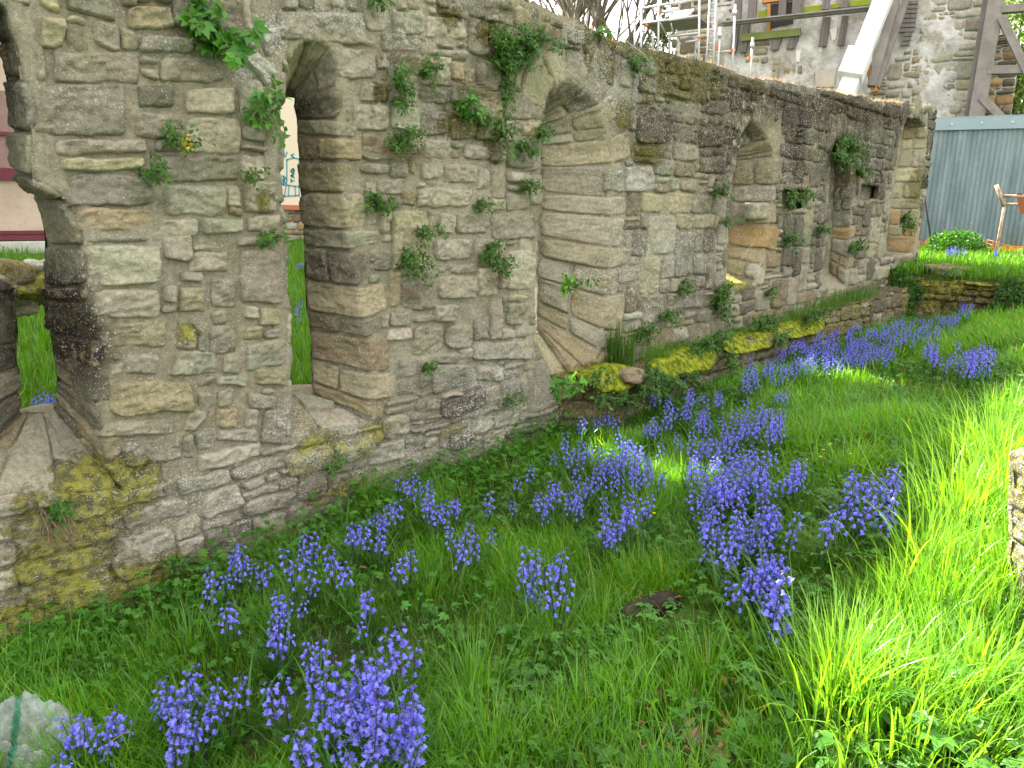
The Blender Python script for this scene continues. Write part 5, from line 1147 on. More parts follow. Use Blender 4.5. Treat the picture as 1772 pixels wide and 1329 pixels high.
zt = float(fp(1600, 213, 0, FB)[2]); mb = MB(); mb.box(fa+dv_*Lf_/2+np.array([0, 0, zt-fa[2]-.03])+nfn*.035, (Lf_, .05, .21), (dv_, nfn, (0, 0, 1)))
mb.box(fa+dv_*Lf_/2+np.array([0, 0, zt-fa[2]+.08])+nfn*.01, (Lf_, .10, .02), (dv_, nfn, (0, 0, 1)))
mb.build('top_flashing', simple('pale_flashing', (.25, .33, .38), .5, 3, .3, (.7, .7, .7), .002, 30, .4, .25), fe)
mb = MB()
for k in range(14): c = fa+dv_*(.25+k*.46)+nfn*.062; c[2] = zt-.04; mb.tube([c, c+nfn*.012], [.022, .016], 10)
mb.build('screws', M_STEEL, fe)
mb = MB()
for t in np.arange(.4, Lf_, .84):
    for zq in (1.7, 2.4): c = fa+dv_*t+nfn*.02; c[2] = zq; mb.tube([c, c+nfn*.012], [.014, .01], 8)
mb.build('screws', M_STEEL, fe)
# rusty trestle
def tp(px, py, b=(13.6, 0, 0)): return fp(px, py, 0, b)
M_RUST = simple('rusty_peeling_paint', (.50, .42, .36), .85, 12, .9, (.62, .28, .14), .004, 60)
tr = empty('trestle', tuple(tp(1722, 447)), 0, 'rusty white metal trestle standing before the corrugated fence', 'trestle')
def tt(name, a, b, r=.022): mb = MB(); mb.tube([tp(*a), tp(*b)], r, 10); return mb.build(name, M_RUST, tr, True)
tt('leg', (1722, 447), (1738, 357)); tt('arm', (1738, 357), (1724, 320), .03); tt('leg', (1771, 450), (1783, 357)); tt('arm', (1783, 357), (1796, 322), .03); tt('crossbar', (1731, 339), (1790, 340), .025); tt('crossbar', (1737, 353), (1784, 354), .018)
mb = MB(); mb.poly([tp(1759, 334), tp(1768, 334), tp(1776, 372), tp(1764, 368)]); o = mb.build('rust_plate', simple('deep_rust', (.30, .10, .05), .9), tr); mm = o.modifiers.new('s', 'SOLIDIFY'); mm.thickness = .02
# steel rod leaning by the wall end
mb = MB(); mb.tube([fp(1613, 428, 0, (14.3, 0, 0)), fp(1594, 300, 0, (14.0, 0, 0))], .013, 8); tag(mb.build('iron_rod', simple('dark_iron', (.08, .05, .05), .8), None, True), 'thin dark iron rod leaning at the end of the wall', 'rod')
# orange barrier netting
M_NET = simple('orange_plastic', (.80, .16, .03), .6, 8, .3)
def netting(a, b, h, label):
    mb = MB(); n = max(6, int(np.linalg.norm(b-a)/.08)); r_ = random.Random(int(a[1]*10)); P = []
    for i in range(n+1):
        t = i/n; c = a*(1-t)+b*t; bulge = nfn*.08*sin(t*9); P.append([c+bulge+np.array([0, 0, h*j/4*(1+.25*sin(t*7+2))])+nfn*(.02*j*sin(i)) for j in range(5)])
    for j in range(5): mb.tube([p[j] for p in P], .007, 5)
    for i in range(n+1): mb.tube(P[i], .006, 5)
    tag(mb.build('barrier_netting', M_NET), label, 'netting')
gz = lambda p: np.array([p[0], p[1], float(terrain(p[0], p[1]))+.05])
netting(gz(fp(1583, 425, 0, (14.6, 0, 0))), gz(fp(1617, 425, 0, (14.6, 0, 0))), .22, 'short stretch of orange netting at the foot of the wall end')
netting(gz(fp(1704, 440, 0, (14.2, 0, 0))), gz(fp(1850, 440, 0, (14.2, 0, 0))), .20, 'long stretch of orange netting under the rusty trestle')

# ------------------------------------------------------------------ scaffolding
SC = (17.2, 0, 0)
def sp(px, py, off=0): return fp(px, py, off, SC)
sc = empty('scaffold', tuple(sp(1210, 85)), 0, 'galvanised tube scaffold with ladder beside the old building, left of the boards', 'scaffold')
def sct(name, a, b, o0=0, o1=0, r=.026): mb = MB(); mb.tube([sp(*a, o0), sp(*b, o1)], r, 10); return mb.build(name, M_STEEL, sc, True)
for x, y0, y1, o in ((1111, 14, 140, 0), (1141, -25, 140, 0), (1211, -25, 160, 0), (1131, 8, 140, -1.2), (1099, 33, 140, -1.0), (1160, -10, 140, -1.2)): sct('standard', (x, y0), (x-3, y1), o, o)
for a, b in (((1108, 15), (1212, -2)), ((1108, 41), (1212, 27)), ((1140, 22), (1176, 18)), ((1160, 63), (1210, 57)), ((1186, 73), (1212, 69))): sct('ledger', a, b)
for a, b in (((1142, 38), (1153, 60)), ((1161, 40), (1166, 62)), ((1170, 52), (1178, 72))): sct('brace', a, b, 0, -.3, .02)
mb = MB(); mb.tube([sp(1230, -25, .4), sp(1219, 160, .4)], .022, 8); mb.tube([sp(1241, -25, .4), sp(1231, 160, .4)], .022, 8)
for y in np.arange(-18, 150, 11.5): mb.tube([sp(1229-(y+25)*.06, y, .4), sp(1240-(y+25)*.055, y+1, .4)], .014, 6)
mb.build('ladder', M_STEEL, sc, True)
mb = MB(); p_ = [sp(1157, 33, .1), sp(1186, 28, .1), sp(1201, 15, -.5), sp(1168, 19, -.5)]; mb.poly(p_); o = mb.build('deck_panel', M_WHITE, sc); o.modifiers.new('s', 'SOLIDIFY').thickness = .04
mb = MB(); mb.box((sp(1110, 41)+sp(1210, 28))/2-FNn*.5, (np.linalg.norm(sp(1110, 41)-sp(1210, 28)), 1.0, .05), (FD, FNn, (0, 0, 1))); mb.build('deck_board', M_TIMBER, sc)
mb = MB()
for p in ((1210, 66), (1227, 59), (1120, 44), (1143, 20)): c = sp(*p, .05); mb.tube([c, c+FNn*.05], .03, 8)
mb.build('clamp', M_NET, sc)
for i, (x, y0, lab) in enumerate(((1273, 8, 'tall galvanised upright tube in front of the boards'), (1247, 47, 'shorter galvanised upright tube left of the tall one'), (1303, 65, 'shortest galvanised upright tube just above the wall top'))):
    e = empty('scaffold_tube', tuple(sp(x-6, 140)), 0, lab, 'scaffold tube'); mb = MB(); mb.tube([sp(x, y0), sp(x-9, 170)], .026, 10); mb.build('tube', M_STEEL, e, True)
    mb = MB(); c = sp(x-1, y0+14); mb.tube([c-np.array([0, 0, .05]), c+np.array([0, 0, .05])], .045, 8); mb.build('collar', M_STEEL, e, True); mb = MB(); c = sp(x-6, y0+(36 if i != 0 else 80)); mb.tube([c-np.array([0, 0, .04]), c+np.array([0, 0, .04])], .04, 8); mb.build('clamp', M_NET, e)
mb = MB(); mb.tube([sp(1242, 91), sp(1272, 87)], .022, 8); tag(mb.build('scaffold_tube', M_STEEL, None, True), 'short horizontal tube joining the two taller uprights', 'scaffold tube')

# ------------------------------------------------------------------ buildings behind the lawn
BY = 10.0
cw = empty('cream_building', (9.5, BY+2, 1), 0, 'cream rendered building with teal graffiti and rubble plinth, seen through the arched slit', 'building')
M_CREAM = simple('cream_render', (.60, .53, .41), .9, .7, .15, (.9, .88, .85), .004, 8)
mb = MB(); mb.box((10.5, BY+3, 4.5), (9, 6, 7.4)); mb.build('wall', M_CREAM, cw)
zb_ = float(on_y(500, 357, BY-.1)[2]); mb = MB(); mb.box((10.5, BY-.12, zb_-.02), (9.2, .26, .09)); mb.build('brick_coping', simple('red_brick', (.42, .15, .09), .9, 6, .5, (.5, .5, .6)), cw)
ps = Stones(81); PM = plane_map((0, BY-.14, 0), (1, 0, 0), (0, 0, 1), (0, -1, 0)); k = Pack(6.2, 12, .7, zb_-.06, .03, 6)
for q_, a, b, w, h in k.fill(lambda z: .13, lambda a, b: .2, .06, .05): ps.add(q_, PM, 'ltowgb'[ps.rg.randint(6)], .05, .02, .05, .015)
ps.build('rubble_plinth', M_FAR, cw, plain_mask(.02, .08, .2, 5)); mb = MB(); mb.box((10.5, BY-.05, (zb_+.4)/2), (8.6, .14, zb_-.5)); mb.build('plinth_core', simple('plinth_mortar', (.45, .38, .33), .9), cw)
M_TEAL = simple('teal_spray_paint', (.10, .33, .38), .7, 5, .3)
gf = MB(); Z8 = lambda x, y: (440+x/4.433, 140+y/4.433)
def stroke(*pts, w=.032):
    P = [on_y(*Z8(*p), BY-.004) for p in pts]
    for a, b in zip(P[:-1], P[1:]):
        d = (b-a)/(np.linalg.norm(b-a)+1e-9); n = np.array([-d[2], 0, d[0]])*w/2; e = d*w*.35
        gf.poly([a-n-e, b-n+e, b+n+e, a+n-e])
for s_ in (((196, 566), (216, 580)), ((228, 545), (233, 586)), ((252, 548), (240, 580)), ((250, 606), (302, 590), (286, 572), (303, 560)), ((250, 606), (250, 760), (232, 886)), ((248, 800), (345, 812)), ((232, 886), (345, 880)), ((266, 805), (262, 880)), ((312, 810), (318, 880)), ((345, 600), (345, 880)), ((302, 590), (345, 600)),
           ((203, 640), (212, 660), (205, 685)), ((205, 745), (228, 800)), ((228, 800), (222, 730), (240, 745), (228, 760), (244, 790)), ((203, 770), (215, 800)),
           ((283, 780), (283, 752)), ((283, 766), (306, 766)), ((306, 742), (282, 728), (306, 712)), ((297, 737), (297, 719)), ((286, 680), (282, 694), (290, 704), (303, 702), (307, 688), (302, 676), (295, 676), (295, 688))): stroke(*s_)
gf.build('graffiti', M_TEAL, cw)['label'] = 'teal sprayed lines and the letters TAG'
rb_ = empty('burgundy_building', (3, BY+2, 1), 0, 'beige building with dark burgundy bands seen through the opening at the left edge', 'building')
def zy(py): return float(on_y(30, py, BY)[2])
M_BEI = simple('beige_panel', (.45, .37, .30), .8, 1.1, .8, (.7, .65, .6), .003, 12); M_BURG = simple('burgundy_paint', (.12, .02, .035), .5, 4, .3)
mb = MB(); mb.box((2.45, BY+3, 6.2), (6.9, 6, 10.8)); mb.build('wall', M_BEI, rb_)  # unseen upper height added to keep sun off the two left slits
for k_, (a, b, d) in enumerate(((293, 312, .06), (399, 405, .07), (407, 415, .10), (230, 236, .06), (160, 292, .02))):
    mb = MB(); mb.box((2.5, BY-d/2, (zy(a)+zy(b))/2), (6.8, d+.02, zy(a)-zy(b))); o = mb.build('band' if k_ < 4 else 'upper_panel', M_BURG if k_ < 4 else simple('dusty_pink', (.24, .15, .14), .8), rb_)
mb = MB(); mb.box((2.5, BY-.3, zy(424)-.25), (6.8, .5, .62)); mb.build('kerb', simple('pale_kerb', (.5, .5, .46), .9), rb_)

# ------------------------------------------------------------------ rocks
def rock(p, r, label, col='l', moss=.2, name='rock', cat='rock', sq=.7, seed=1, parent=None):
    UU, VV = np.meshgrid(np.linspace(0, 2*pi, 33)[:-1], np.linspace(0, pi, 20)); X = np.stack([np.sin(VV)*np.cos(UU), np.sin(VV)*np.sin(UU), np.cos(VV)], -1)
    r = np.array(r if hasattr(r, '__len__') else (r, r, r*sq)); X = np.sign(X)*np.abs(X)**.75; w = X*r*(1+.28*fbm(X+seed*7.3, 1.7, 3, 3)[..., None]); w = w+np.array(p)
    nr, nc = UU.shape; id0 = np.arange(nr*nc).reshape(nr, nc); nx = np.roll(id0, -1, 1); f = np.stack([id0[:-1], id0[1:], nx[1:], nx[:-1]], -1).reshape(-1, 4)
    V = w.reshape(-1, 3); mk = np.zeros((len(V), 4)); mk[:, 3] = 1; mk[:, 0] = moss*(.6+.6*noise(V, 6, seed)+.5*(X.reshape(-1, 3)[:, 2] > 0)); mk[:, 2] = .3
    o = make_mesh(name, V, f, M_STONE, parent, True, {'col': np.tile(WC[col], (len(V), 1)), 'mask': mk}); return o if parent else tag(o, label, cat)
for i, (px, py, rr, cl_, ms, lab) in enumerate(((46, 492, .16, 'y', 1.1, 'rock thick with yellow moss beyond the left opening'), (66, 468, .11, 'w', .1, 'pale bare rock on top of the heap beyond the left opening'), (15, 478, .15, 'b', .3, 'brown rock at the left of the heap beyond the opening'),
                                     (20, 512, .12, 'g', .2, 'small grey rock under the brown rock beyond the opening'), (62, 510, .10, 'l', .9, 'small yellowish rock under the mossy one'), (-8, 500, .16, 'g', .2, 'grey rock half hidden by the left jamb'), (40, 530, .09, 'w', .1, 'smallest pale rock at the foot of the heap'))):
    rock(on_y(px, py, 2.6), rr, lab, cl_, ms, seed=i+1)
p = on_ground(1655, 470, .1); rock(fp(1642, 470, 0, (12.2, 0, 0)), (.25, .3, .10), 'flat grey brown stone lying on the terrace edge', 'b', .2, seed=9)
rock(on_ledge(1082, 662, .0)+np.array([0, -.05, -.02]), (.12, .10, .055), 'reddish brown flat stone jutting from the ledge under the moss pad', 'b', .1, seed=11)
# stone stub at the right edge
p = on_ground(1790, 1085, 0); sp_ = empty('stone_post', (float(p[0])+.02, float(p[1])-.10, float(p[2])-.02), 0, 'sunlit lichened stone pillar cut by the right edge of the photo', 'stone pillar')
b0 = np.array(sp_.location); ps = Stones(91); hh = float(on_plane(1762, 800, (b0[0], b0[1], 0), np.array([cos(HEAD), sin(HEAD), 0]))[2])-b0[2]
lft = on_plane(1758, 950, (b0[0], b0[1], 0), np.array([cos(HEAD), sin(HEAD), 0])); cc = np.array([lft[0], lft[1], b0[2]])+_r*.27
fx = _r; fy = np.array([cos(HEAD), sin(HEAD), 0])
for nn_, uu_ in ((-fy, fx), (-fx, -fy), (fx, fy), (fy, -fx)):
    mp = plane_map(cc+nn_*.15, uu_, np.array([0, 0, 1.])-.15*_r, nn_); z0 = 0
    for h_ in (.5, .5): ps.add([(-.15, z0*hh), (.15, z0*hh), (.15, (z0+h_)*hh-.004), (-.15, (z0+h_)*hh-.004)], mp, 't', .008, .006, .02, .012, .02, .006, 14); z0 += h_
ps.add([(-.15, -.15), (.15, -.15), (.15, .15), (-.15, .15)], plane_map(cc+np.array([0, 0, hh])-.15*hh*_r, fx, fy, (0, 0, 1)), 't', .01, .006, .03, .012)
ps.build('post_stone', M_STONE, sp_, lambda V: np.tile((.5, .12, .9, 1), (len(V), 1)).astype(np.float32))
# rotten log and debris in the grass
p = on_ground(1120, 1050, .05); p = p-np.array([0, 0, .02]); LG = empty('rotten_log', tuple(p), 0, 'dark rotting log end half buried in the grass in mid meadow', 'log')
M_BARK = simple('rotten_bark', (.04, .03, .022), .95, 14, .8, (.35, .3, .25), .012, 40)
th = np.linspace(0, 2*pi, 40, endpoint=False); ax = np.array([.75, -.35, .12]); ax /= np.linalg.norm(ax); a_ = np.cross(ax, (0, 0, 1)); a_ /= np.linalg.norm(a_); b_ = np.cross(a_, ax); G_ = []
for i, t in enumerate(np.linspace(-.12, .14, 26)):
    rr = .048*(1+.14*noise(np.stack([th*1.5, th*0+t*14, th*0], -1), 1.2, 4)+.12*np.abs(np.sin(th*5+t*4))); rr = rr*(.15 if i in (0, 25) else 1); G_.append(p+ax*t+np.cos(th)[:, None]*rr[:, None]*a_+np.sin(th)[:, None]*rr[:, None]*b_)
G_ = np.stack(G_); id0 = np.arange(26*40).reshape(26, 40); nx = np.roll(id0, -1, 1); make_mesh('bark', G_.reshape(-1, 3), np.stack([id0[:-1], id0[1:], nx[1:], nx[:-1]], -1).reshape(-1, 4), M_BARK, LG)
for i, (px, py, r_0, cl_, lab) in enumerate(((1205, 1275, .035, 'b', 'brown broken stone among dead leaves at the bottom centre'), (1170, 1262, .022, 'd', 'small dark stone left of the brown broken stone'), (1060, 1300, .022, 'b', 'small brown stone at the bottom edge under round leaves'), (1245, 1310, .03, 'b', 'dull brown stone lowest at the bottom edge'), (1090, 1058, .03, 'k', 'dark stone at the left end of the rotten log'))):
    rock(on_ground(px, py, .02), r_0, lab, cl_, .1, seed=20+i)
# dead leaves and litter
dl = Leafy(); r_ = np.random.RandomState(5)
for px, py, n, s in ((1190, 1280, 60, .16), (1110, 1060, 30, .10), (1180, 960, 20, .1), (1250, 1250, 40, .15), (640, 1010, 10, .08)):
    c = on_ground(px, py); X = c[0]+r_.normal(0, s, n); Y = c[1]+r_.normal(0, s, n); P = np.stack([X, Y, terrain(X, Y)+r_.uniform(.01, .06, n)], -1)
    dl.add(*leaves(P, r_.normal(0, 1, (n, 3))*np.array([1, 1, .4]), np.tile((0, 0, 1.), (n, 1))+r_.normal(0, .3, (n, 3)), r_.uniform(.02, .045, n), r_.uniform(.008, .02, n), np.tile((1., 1, 1), (n, 1))*r_.uniform(.5, 1.3, (n, 1))))
tag(dl.build('dead_leaves', simple('dead_leaf', (.24, .12, .06), .8, 9, .5)), 'scattered brown dead leaves and bits of straw in the grass', 'dead leaves', kind='stuff')
# broad leaved weeds, individually placed
def big_plant(px, py, n, size, h, label, lobes=1, spread=.1, seed=1, name='broadleaf_weed', tone=1.):
    c = on_ground(px, py, .05); r_ = np.random.RandomState(seed); c[2] = float(terrain(c[0], c[1])); e = empty(name, tuple(c), 0, label, 'weed'); Lf = Leafy(); sm_2 = MB()
    for i in range(n):
        a = r_.uniform(0, 2*pi); hh = h*r_.uniform(.4, 1.1); tip = c+np.array([cos(a)*spread*r_.uniform(.3, 1), sin(a)*spread*r_.uniform(.3, 1), hh]); sm_2.tube([c, (c+tip)/2+np.array([0, 0, .02]), tip], [.0022, .0018, .0012], 5)
        D = np.array([[cos(a), sin(a), r_.uniform(-.2, .3)]]); Nn = np.array([[r_.normal(0, .25), r_.normal(0, .25), 1.]]); cc = gcol(1, .8, 1.2, .1, r_)*tone; s = np.array([size*r_.uniform(.7, 1.2)])
        if lobes == 1: Lf.add(*leaves(tip[None], D, Nn, s, s*.75, cc, .1, .25))
        else: Lf.add(*lobed(tip[None], D, Nn, s*.7, cc, lobes))
    sm_2.build('stem', M_LEAF_STEM, e); Lf.build('foliage', M_LEAF, e)
big_plant(1085, 1290, 7, .055, .07, 'round leaved weed at the bottom centre beside the brown stones', 1, .07, 2)
big_plant(1140, 1075, 9, .05, .09, 'bright lobed seedling right in front of the rotten log', 3, .06, 3, tone=1.3)
big_plant(1330, 1190, 18, .07, .13, 'nettle-like weed at the left edge of the sunlit grass', 5, .12, 4)
big_plant(1650, 1240, 26, .10, .13, 'large toothed leaves of a sunlit weed at lower right', 5, .22, 5)
big_plant(1480, 1290, 24, .08, .12, 'sunlit nettle patch at the bottom right', 3, .2, 6)
big_plant(1560, 940, 30, .05, .12, 'cranesbill with cut leaves in the shade right of the bluebells', 7, .25, 7)
big_plant(1450, 960, 34, .03, .14, 'low leafy herb between the bluebells and the sunlit patch', 3, .25, 8)
big_plant(880, 820, 30, .05, .12, 'bright leafy herb against the wall foot in the middle', 5, .2, 9, tone=1.2)
big_plant(790, 900, 26, .05, .12, 'lobed green herb among the middle bluebells', 5, .22, 10, tone=1.1)
big_plant(590, 905, 30, .04, .09, 'clover-like herb at the wall foot under the stained stones', 3, .2, 11)
big_plant(480, 965, 30, .04, .08, 'dark clover-like herb at the wall foot left of the rush tuft', 3, .22, 12, tone=.8)
big_plant(240, 1060, 30, .045, .10, 'leafy herb at the wall foot under the yellow lichen', 3, .2, 13)
big_plant(350, 1130, 22, .035, .08, 'three leaved herb in the grass at lower left', 3, .2, 14, tone=.9)
big_plant(60, 1110, 26, .04, .09, 'three leaved herb at the far left foot of the wall', 3, .2, 15, tone=.9)
big_plant(1545, 700, 30, .05, .1, 'leafy herb patch in the shade of the right bank', 3, .35, 16)
big_plant(1720, 1290, 24, .08, .1, 'sunlit broad leaves in the bottom right corner', 5, .2, 17)
# plastic bag
c = on_ground(40, 1310, .03); bag = empty('plastic_bag', tuple(c), 0, 'crumpled clear plastic bag with teal stripe in the grass at the lower left corner', 'plastic bag')
uu_ = np.linspace(-1, 1, 110); UU, VV = np.meshgrid(uu_, uu_); side = _r; fw = np.array([cos(HEAD), sin(HEAD), 0]); 
p3 = np.stack([UU, VV, UU*0], -1); rdg = 1-np.abs(fbm(p3+np.array([3, 1, 0]), 2.1, 4, 12))*1.7; rdg2 = 1-np.abs(fbm(p3, 5.5, 3, 13))*1.5
Hh = (.055+.05*rdg+.008*rdg2)*(1-np.maximum(np.abs(UU), np.abs(VV))**3)+.15*np.exp(-((UU+.1)**2*1.0+(VV-.35)**2*5))
wx = UU*.215*(1+.18*noise(p3, 1.6, 6)); wy = VV*.155*(1+.18*noise(p3, 1.6, 8))
Xb = c+wx[..., None]*side+wy[..., None]*fw; Xb[..., 2] = c[2]-.03+Hh; id0 = np.arange(UU.size).reshape(UU.shape)
q = N('clear_plastic'); cc_ = q.attr('col'); g_ = q.n('ShaderNodeBsdfPrincipled', {'Base Color': cc_, 'Roughness': .16, 'Specular IOR Level': .9, 'Normal': q.bump(q.noise(20, 5, .6, None, 'Fac', 3.5), 1.0, .03)}).outputs[0]
t_ = q.n('ShaderNodeBsdfTransparent', {'Color': (.92, .95, .94)}).outputs[0]; M_PL = q.end(q.n('ShaderNodeMixShader', {0: q.rng(q.noise(16, 4), .35, .7, .72, .45), 1: g_, 2: t_}).outputs[0])
teal = sm(.10, .04, np.abs(UU+.05+.25*VV+.1*noise(p3, 3, 4)))[..., None]; colb = (1-teal)*np.array((.66, .72, .72))+teal*np.array((.06, .36, .30))
make_mesh('film', Xb.reshape(-1, 3), np.stack([id0[:-1, :-1], id0[:-1, 1:], id0[1:, 1:], id0[1:, :-1]], -1).reshape(-1, 4), M_PL, bag, True, {'col': colb.reshape(-1, 3)})
# bluebells beyond the openings and on the terrace
def few(px, py, rx, ry, n, lab, lift=.2, s=1., plane=None):
    for k in range(n):
        a = rb.uniform(0, 6.28); qv = rb.random()**.5
        p = on_ground(px+cos(a)*rx*qv, py+sin(a)*ry*qv, lift) if plane is None else fp(px+cos(a)*rx*qv, py, 0, plane)
        o = bpy.data.objects.new('bluebell', MID[k % 6]); C.objects.link(o); z = float(terrain(p[0], p[1])); o.location = (p[0], p[1], z-.01); o.rotation_euler = (rb.uniform(-.1, .1), rb.uniform(-.1, .1), rb.uniform(0, 6)); o.scale = (s,)*3; tag(o, lab, 'bluebell', lab)
few(72, 690, 24, 16, 10, 'bluebell just behind the left opening in the wall', .22)
few(512, 455, 8, 6, 3, 'bluebell on the back lawn, higher in the arched slit', .2, 1.0); few(518, 530, 6, 12, 4, 'bluebell on the back lawn, lower in the arched slit', .2, 1.0)
few(1655, 430, 16, 3, 9, 'sunlit pale bluebell on the terrace below the fence', .2, 1.15, (13.3, 0, 0)); few(1722, 440, 6, 2, 3, 'bluebell on the terrace beside the leg of the trestle', .2, 1.0, (13.3, 0, 0))
# terrace shrub
def shrub(c, ex, ey, ez, n, ls, label, name='shrub', tone=1., mat=None):
    r_ = np.random.RandomState(int(abs(c[0]*10)+n)); e = empty(name, tuple(c), 0, label, 'shrub'); d = r_.normal(0, 1, (n, 3)); d /= np.linalg.norm(d, axis=1, keepdims=True); d[:, 2] = np.abs(d[:, 2]); k = r_.uniform(.35, 1, n)**.5
    P = c+d*k[:, None]*np.array([ex, ey, ez])*(1+.3*noise(d, 2.2, 3))[:, None]; Lf = Leafy(); Lf.add(*leaves(P, d+r_.normal(0, .6, (n, 3)), np.tile((0, 0, 1.), (n, 1))+r_.normal(0, .5, (n, 3)), ls*r_.uniform(.6, 1.3, n), ls*.55*r_.uniform(.7, 1.2, n), gcol(n, .6, 1.2, .1, r_)*tone)); Lf.build('foliage', mat or M_LEAF, e)
    mb = MB()
    for i in range(14): t = c+d[i]*np.array([ex, ey, ez])*.8; mb.tube([c, (c+t)/2+np.array([0, 0, ez*.1]), t], [.008, .006, .003], 5)
    mb.build('branch', M_BARK, e)
pz = fp(1650, 430, 0, (14.2, 0, 0)); pz[2] = float(terrain(pz[0], pz[1])); shrub(pz, .35, .50, .42, 1500, .07, 'dark green bushy plant on the terrace behind the pale bluebells')
pz = fp(1540, 440, 0, (13.2, 0, 0)); pz[2] = float(terrain(pz[0], pz[1])); shrub(pz, .3, .3, .22, 700, .05, 'leafy clump at the foot of the last window surround')
pz = fp(1535, 470, 0, (12.1, 0, 0)); pz[2] = .85; shrub(pz, .15, .4, .2, 700, .05, 'bright sprigs along the left end of the terrace edge', tone=1.1)
# small orange and yellow meadow flowers
mf = Leafy(); r_ = np.random.RandomState(2)
for px, py, yl in ((1425, 778, 0), (1435, 770, 0), (1472, 785, 0), (1420, 790, 1), (1395, 795, 1), (1132, 888, 1), (1438, 768, 0)):
    c = on_ground(px, py, .14); m = 9; a = np.linspace(0, 2*pi, m, endpoint=False); D = np.stack([np.cos(a), np.sin(a), a*0+.3], -1)
    mf.add(*leaves(np.tile(c, (m, 1)), D, np.tile((0, 0, 1.), (m, 1)), np.full(m, .011), np.full(m, .005), np.tile((1., .7 if yl == 0 else 1., 1), (m, 1)))); mf.add(*blades(np.array([[c[0], c[1], c[2]-.14]]), np.array([.14]), np.array([.002]), np.array([0.]), np.array([.05]), np.array([[.2, .6, .2]]), 4))
tag(mf.build('meadow_flowers', M_YEL), 'few tiny yellow and orange flowers right of the central bluebells', 'flowers', kind='stuff')
# sedum along the wall top
sd_ = Leafy(); r_ = np.random.RandomState(6); n = 2600; X = r_.uniform(4.2, WX1-.1, n); den = np.clip(noise(np.stack([X, X*0, X*0], -1), 1.3, 3)+.7*sm(5.6, 6.0, X)*(1-sm(7.4, 8.2, X))+.25, .05, 1); k = r_.rand(n) < den; X = X[k]; n = len(X); Yy = r_.uniform(.0, .3, n)
sd_.add(*blades(np.stack([X, Yy, wtop(X)+.0], -1), r_.uniform(.02, .075, n), r_.uniform(.004, .008, n), r_.uniform(0, 6.3, n), r_.uniform(0, .7, n), np.stack([r_.uniform(.8, 1.4, n), r_.uniform(.5, 1.2, n), r_.uniform(.3, .8, n)], -1), 3))
q = N('stonecrop'); M_SED = q.end(q.n('ShaderNodeMixShader', {0: .35, 1: q.bsdf(q.mix(1.0, q.attr('col'), (.45, .34, .24), 'MULTIPLY'), .8, .2), 2: q.n('ShaderNodeBsdfTranslucent', {'Color': (.45, .36, .22)}).outputs[0]}).outputs[0])
tag(sd_.build('stonecrop', M_SED), 'tiny reddish stonecrop and moss stalks lit along the wall top', 'stonecrop', kind='stuff')
# hanging stalk and wire
mb = MB(); P = [on_y(x, y, -.05) for x, y in ((1320, 388), (1300, 425), (1278, 455), (1258, 488))]; mb.tube(P, .003, 5); tag(mb.build('straw_stalk', M_TWIG), 'long pale straw leaning in the foot of the third window', 'dry stalk')
mb = MB(); P = [on_y(x, y, -.05) for x, y in ((1048, 48), (1080, 68), (1115, 95), (1135, 125))]; mb.tube(P, .004, 5); tag(mb.build('wire', M_STEEL), 'thin pale wire hanging from the wall top right of the second arch', 'wire')

# ------------------------------------------------------------------ trees
def branch(mb, p, d, L, r, depth, rr, twigs):
    pts = [p]; q_ = p.copy(); dd = d.copy()
    for i in range(4): dd = dd+np.array([rr.uniform(-.22, .22), rr.uniform(-.22, .22), rr.uniform(-.02, .16)]); dd /= np.linalg.norm(dd); q_ = q_+dd*L/4; pts.append(q_.copy())
    mb.tube(pts, [r*(1-.13*i) for i in range(5)], 6 if depth > 1 else 4)
    if depth == 0: twigs.append(q_); return
    for i in range(rr.randint(3, 5)):
        k = rr.randint(2, 4); a = rr.uniform(0, 6.28); nd = dd*.8+np.array([cos(a)*.7, sin(a)*.7, rr.uniform(.1, .5)]); nd /= np.linalg.norm(nd); branch(mb, pts[k], nd, L*rr.uniform(.6, .85), r*.6, depth-1, rr, twigs)
M_BK = simple('tree_bark', (.15, .135, .10), .95, 8, .6)
M_TL = leaf_mat('young_tree_leaf', (.10, .17, .04), .3, .4)
def bare_tree(px, py, dist, h, label, seed, depth=3, leaf=.0, name='bare_tree'):
    d = ray(px, py); t = dist/np.hypot(d[0], d[1]); b = CAM+d*t; b[2] = .6; e = empty(name, tuple(b), 0, label, 'tree'); rr = random.Random(seed); mb = MB(); tw = []
    mb.tube([b, b+np.array([.05, 0, h*.3]), b+np.array([.1, .1, h*.55])], [.20, .16, .13], 10); 
    for i in range(5): a = rr.uniform(0, 6.28); branch(mb, b+np.array([.1, .1, h*(.40+.04*i)]), np.array([cos(a)*.5, sin(a)*.5, .8]), h*.25, .07, depth, rr, tw)
    mb.build('trunk', M_BK, e, True)
    Lf = Leafy(); r_ = np.random.RandomState(seed)
    T_ = np.array(tw); m = int(len(T_)*leaf)
    if m: P = T_[r_.randint(len(T_), size=m)]+r_.normal(0, .15, (m, 3)); Lf.add(*leaves(P, r_.normal(0, 1, (m, 3)), r_.normal(0, 1, (m, 3)), np.full(m, .09), np.full(m, .06), gcol(m, .6, 1.3))); Lf.build('crown', M_TL, e)
bare_tree(985, 40, 25, 11.5, 'budding bare tree showing above the wall top at the left', 3, 3, 1.2)
bare_tree(1020, 40, 24, 11, 'budding bare tree just right of the leftmost one', 8, 2, .8)
bare_tree(1062, 50, 20, 8.2, 'small pollarded bare tree between the budding trees and the scaffold', 12, 2, .0)
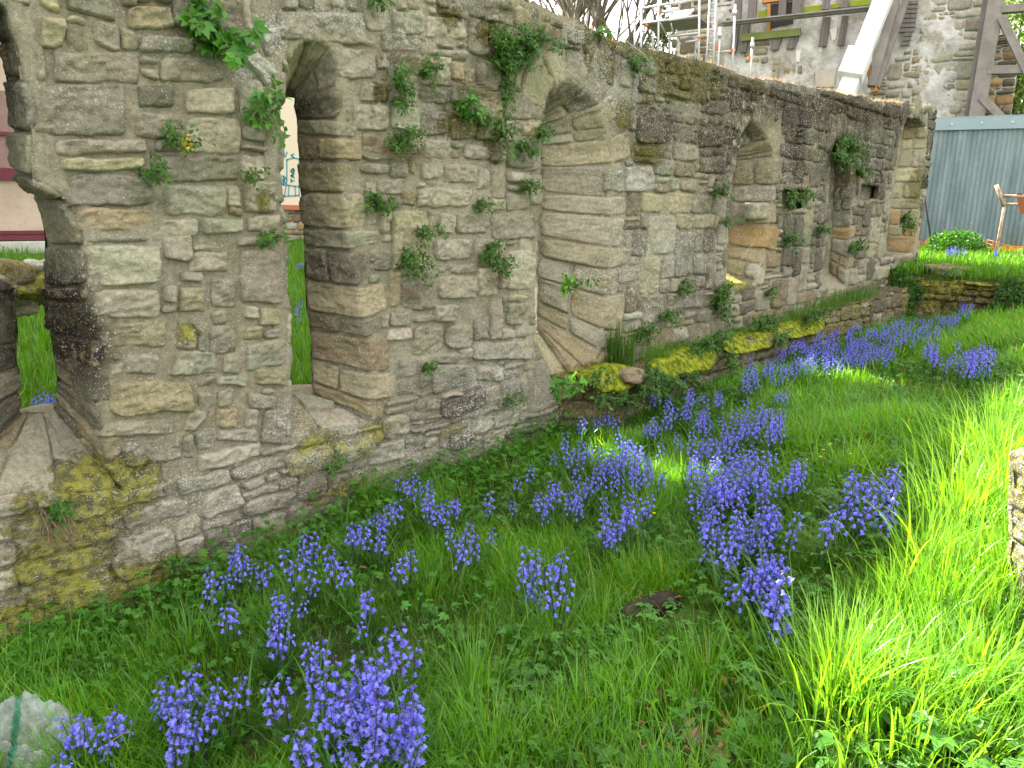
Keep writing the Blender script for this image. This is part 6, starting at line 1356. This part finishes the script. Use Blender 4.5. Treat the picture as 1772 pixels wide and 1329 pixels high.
bare_tree(1088, 40, 23, 10.5, 'taller bare tree standing left of the scaffold', 21, 3, .3)
def leafy_tree(px, py, dist, cz, rad, n, label, seed, tone=1., ls=.12, name='leafy_tree', conic=False):
    d = ray(px, py); t = dist/np.hypot(d[0], d[1]); b = CAM+d*t; b[2] = .5; e = empty(name, tuple(b), 0, label, 'tree'); r_ = np.random.RandomState(seed); c = b+np.array([0, 0, cz])
    nb = 60; cen = r_.normal(0, 1, (nb, 3)); cen /= np.linalg.norm(cen, axis=1, keepdims=True); cen = c+cen*np.array([rad, rad, rad*(1.8 if conic else 1.1)])*r_.uniform(.3, 1, (nb, 1))
    if conic:
        hgt = r_.uniform(0, 1, nb); an = r_.uniform(0, 6.3, nb); cen = b+np.stack([np.cos(an)*rad*(1-hgt), np.sin(an)*rad*(1-hgt), .6+hgt*cz*1.5], -1)
    idx = r_.randint(nb, size=n); P = cen[idx]+r_.normal(0, rad*.16, (n, 3)); Lf = Leafy(); Lf.add(*leaves(P, r_.normal(0, 1, (n, 3)), r_.normal(0, .6, (n, 3))+np.array([0, 0, .7]), ls*r_.uniform(.6, 1.3, n), ls*.6*r_.uniform(.7, 1.2, n), gcol(n, .6, 1.3, .15, r_)*tone)); Lf.build('crown', M_TL, e)
    mb = MB(); mb.tube([b, b+np.array([.1, 0, cz*.5]), c], [.22, .17, .08], 10)
    for i in range(12): mb.tube([b+np.array([.05, 0, cz*.5]), cen[i]], [.06, .02], 5)
    mb.build('trunk', M_BK, e, True)
leafy_tree(1125, 40, 30, 4.6, 1.0, 5000, 'dark evergreen tree seen through the scaffold', 3, .35, .10, 'evergreen_tree', True)
leafy_tree(1148, 20, 28, 6.2, .8, 5000, 'narrow dark conifer behind the scaffold deck', 4, .3, .10, 'evergreen_tree', True)
leafy_tree(1775, 60, 31, 6.5, 3.4, 16000, 'bright green leafy tree behind the timber frame at the right edge', 5, 1.6, .16)
leafy_tree(1780, 190, 27, 2.4, 1.8, 8000, 'darker undergrowth tree under the bright one at the right edge', 6, .5, .14)
print('script done')
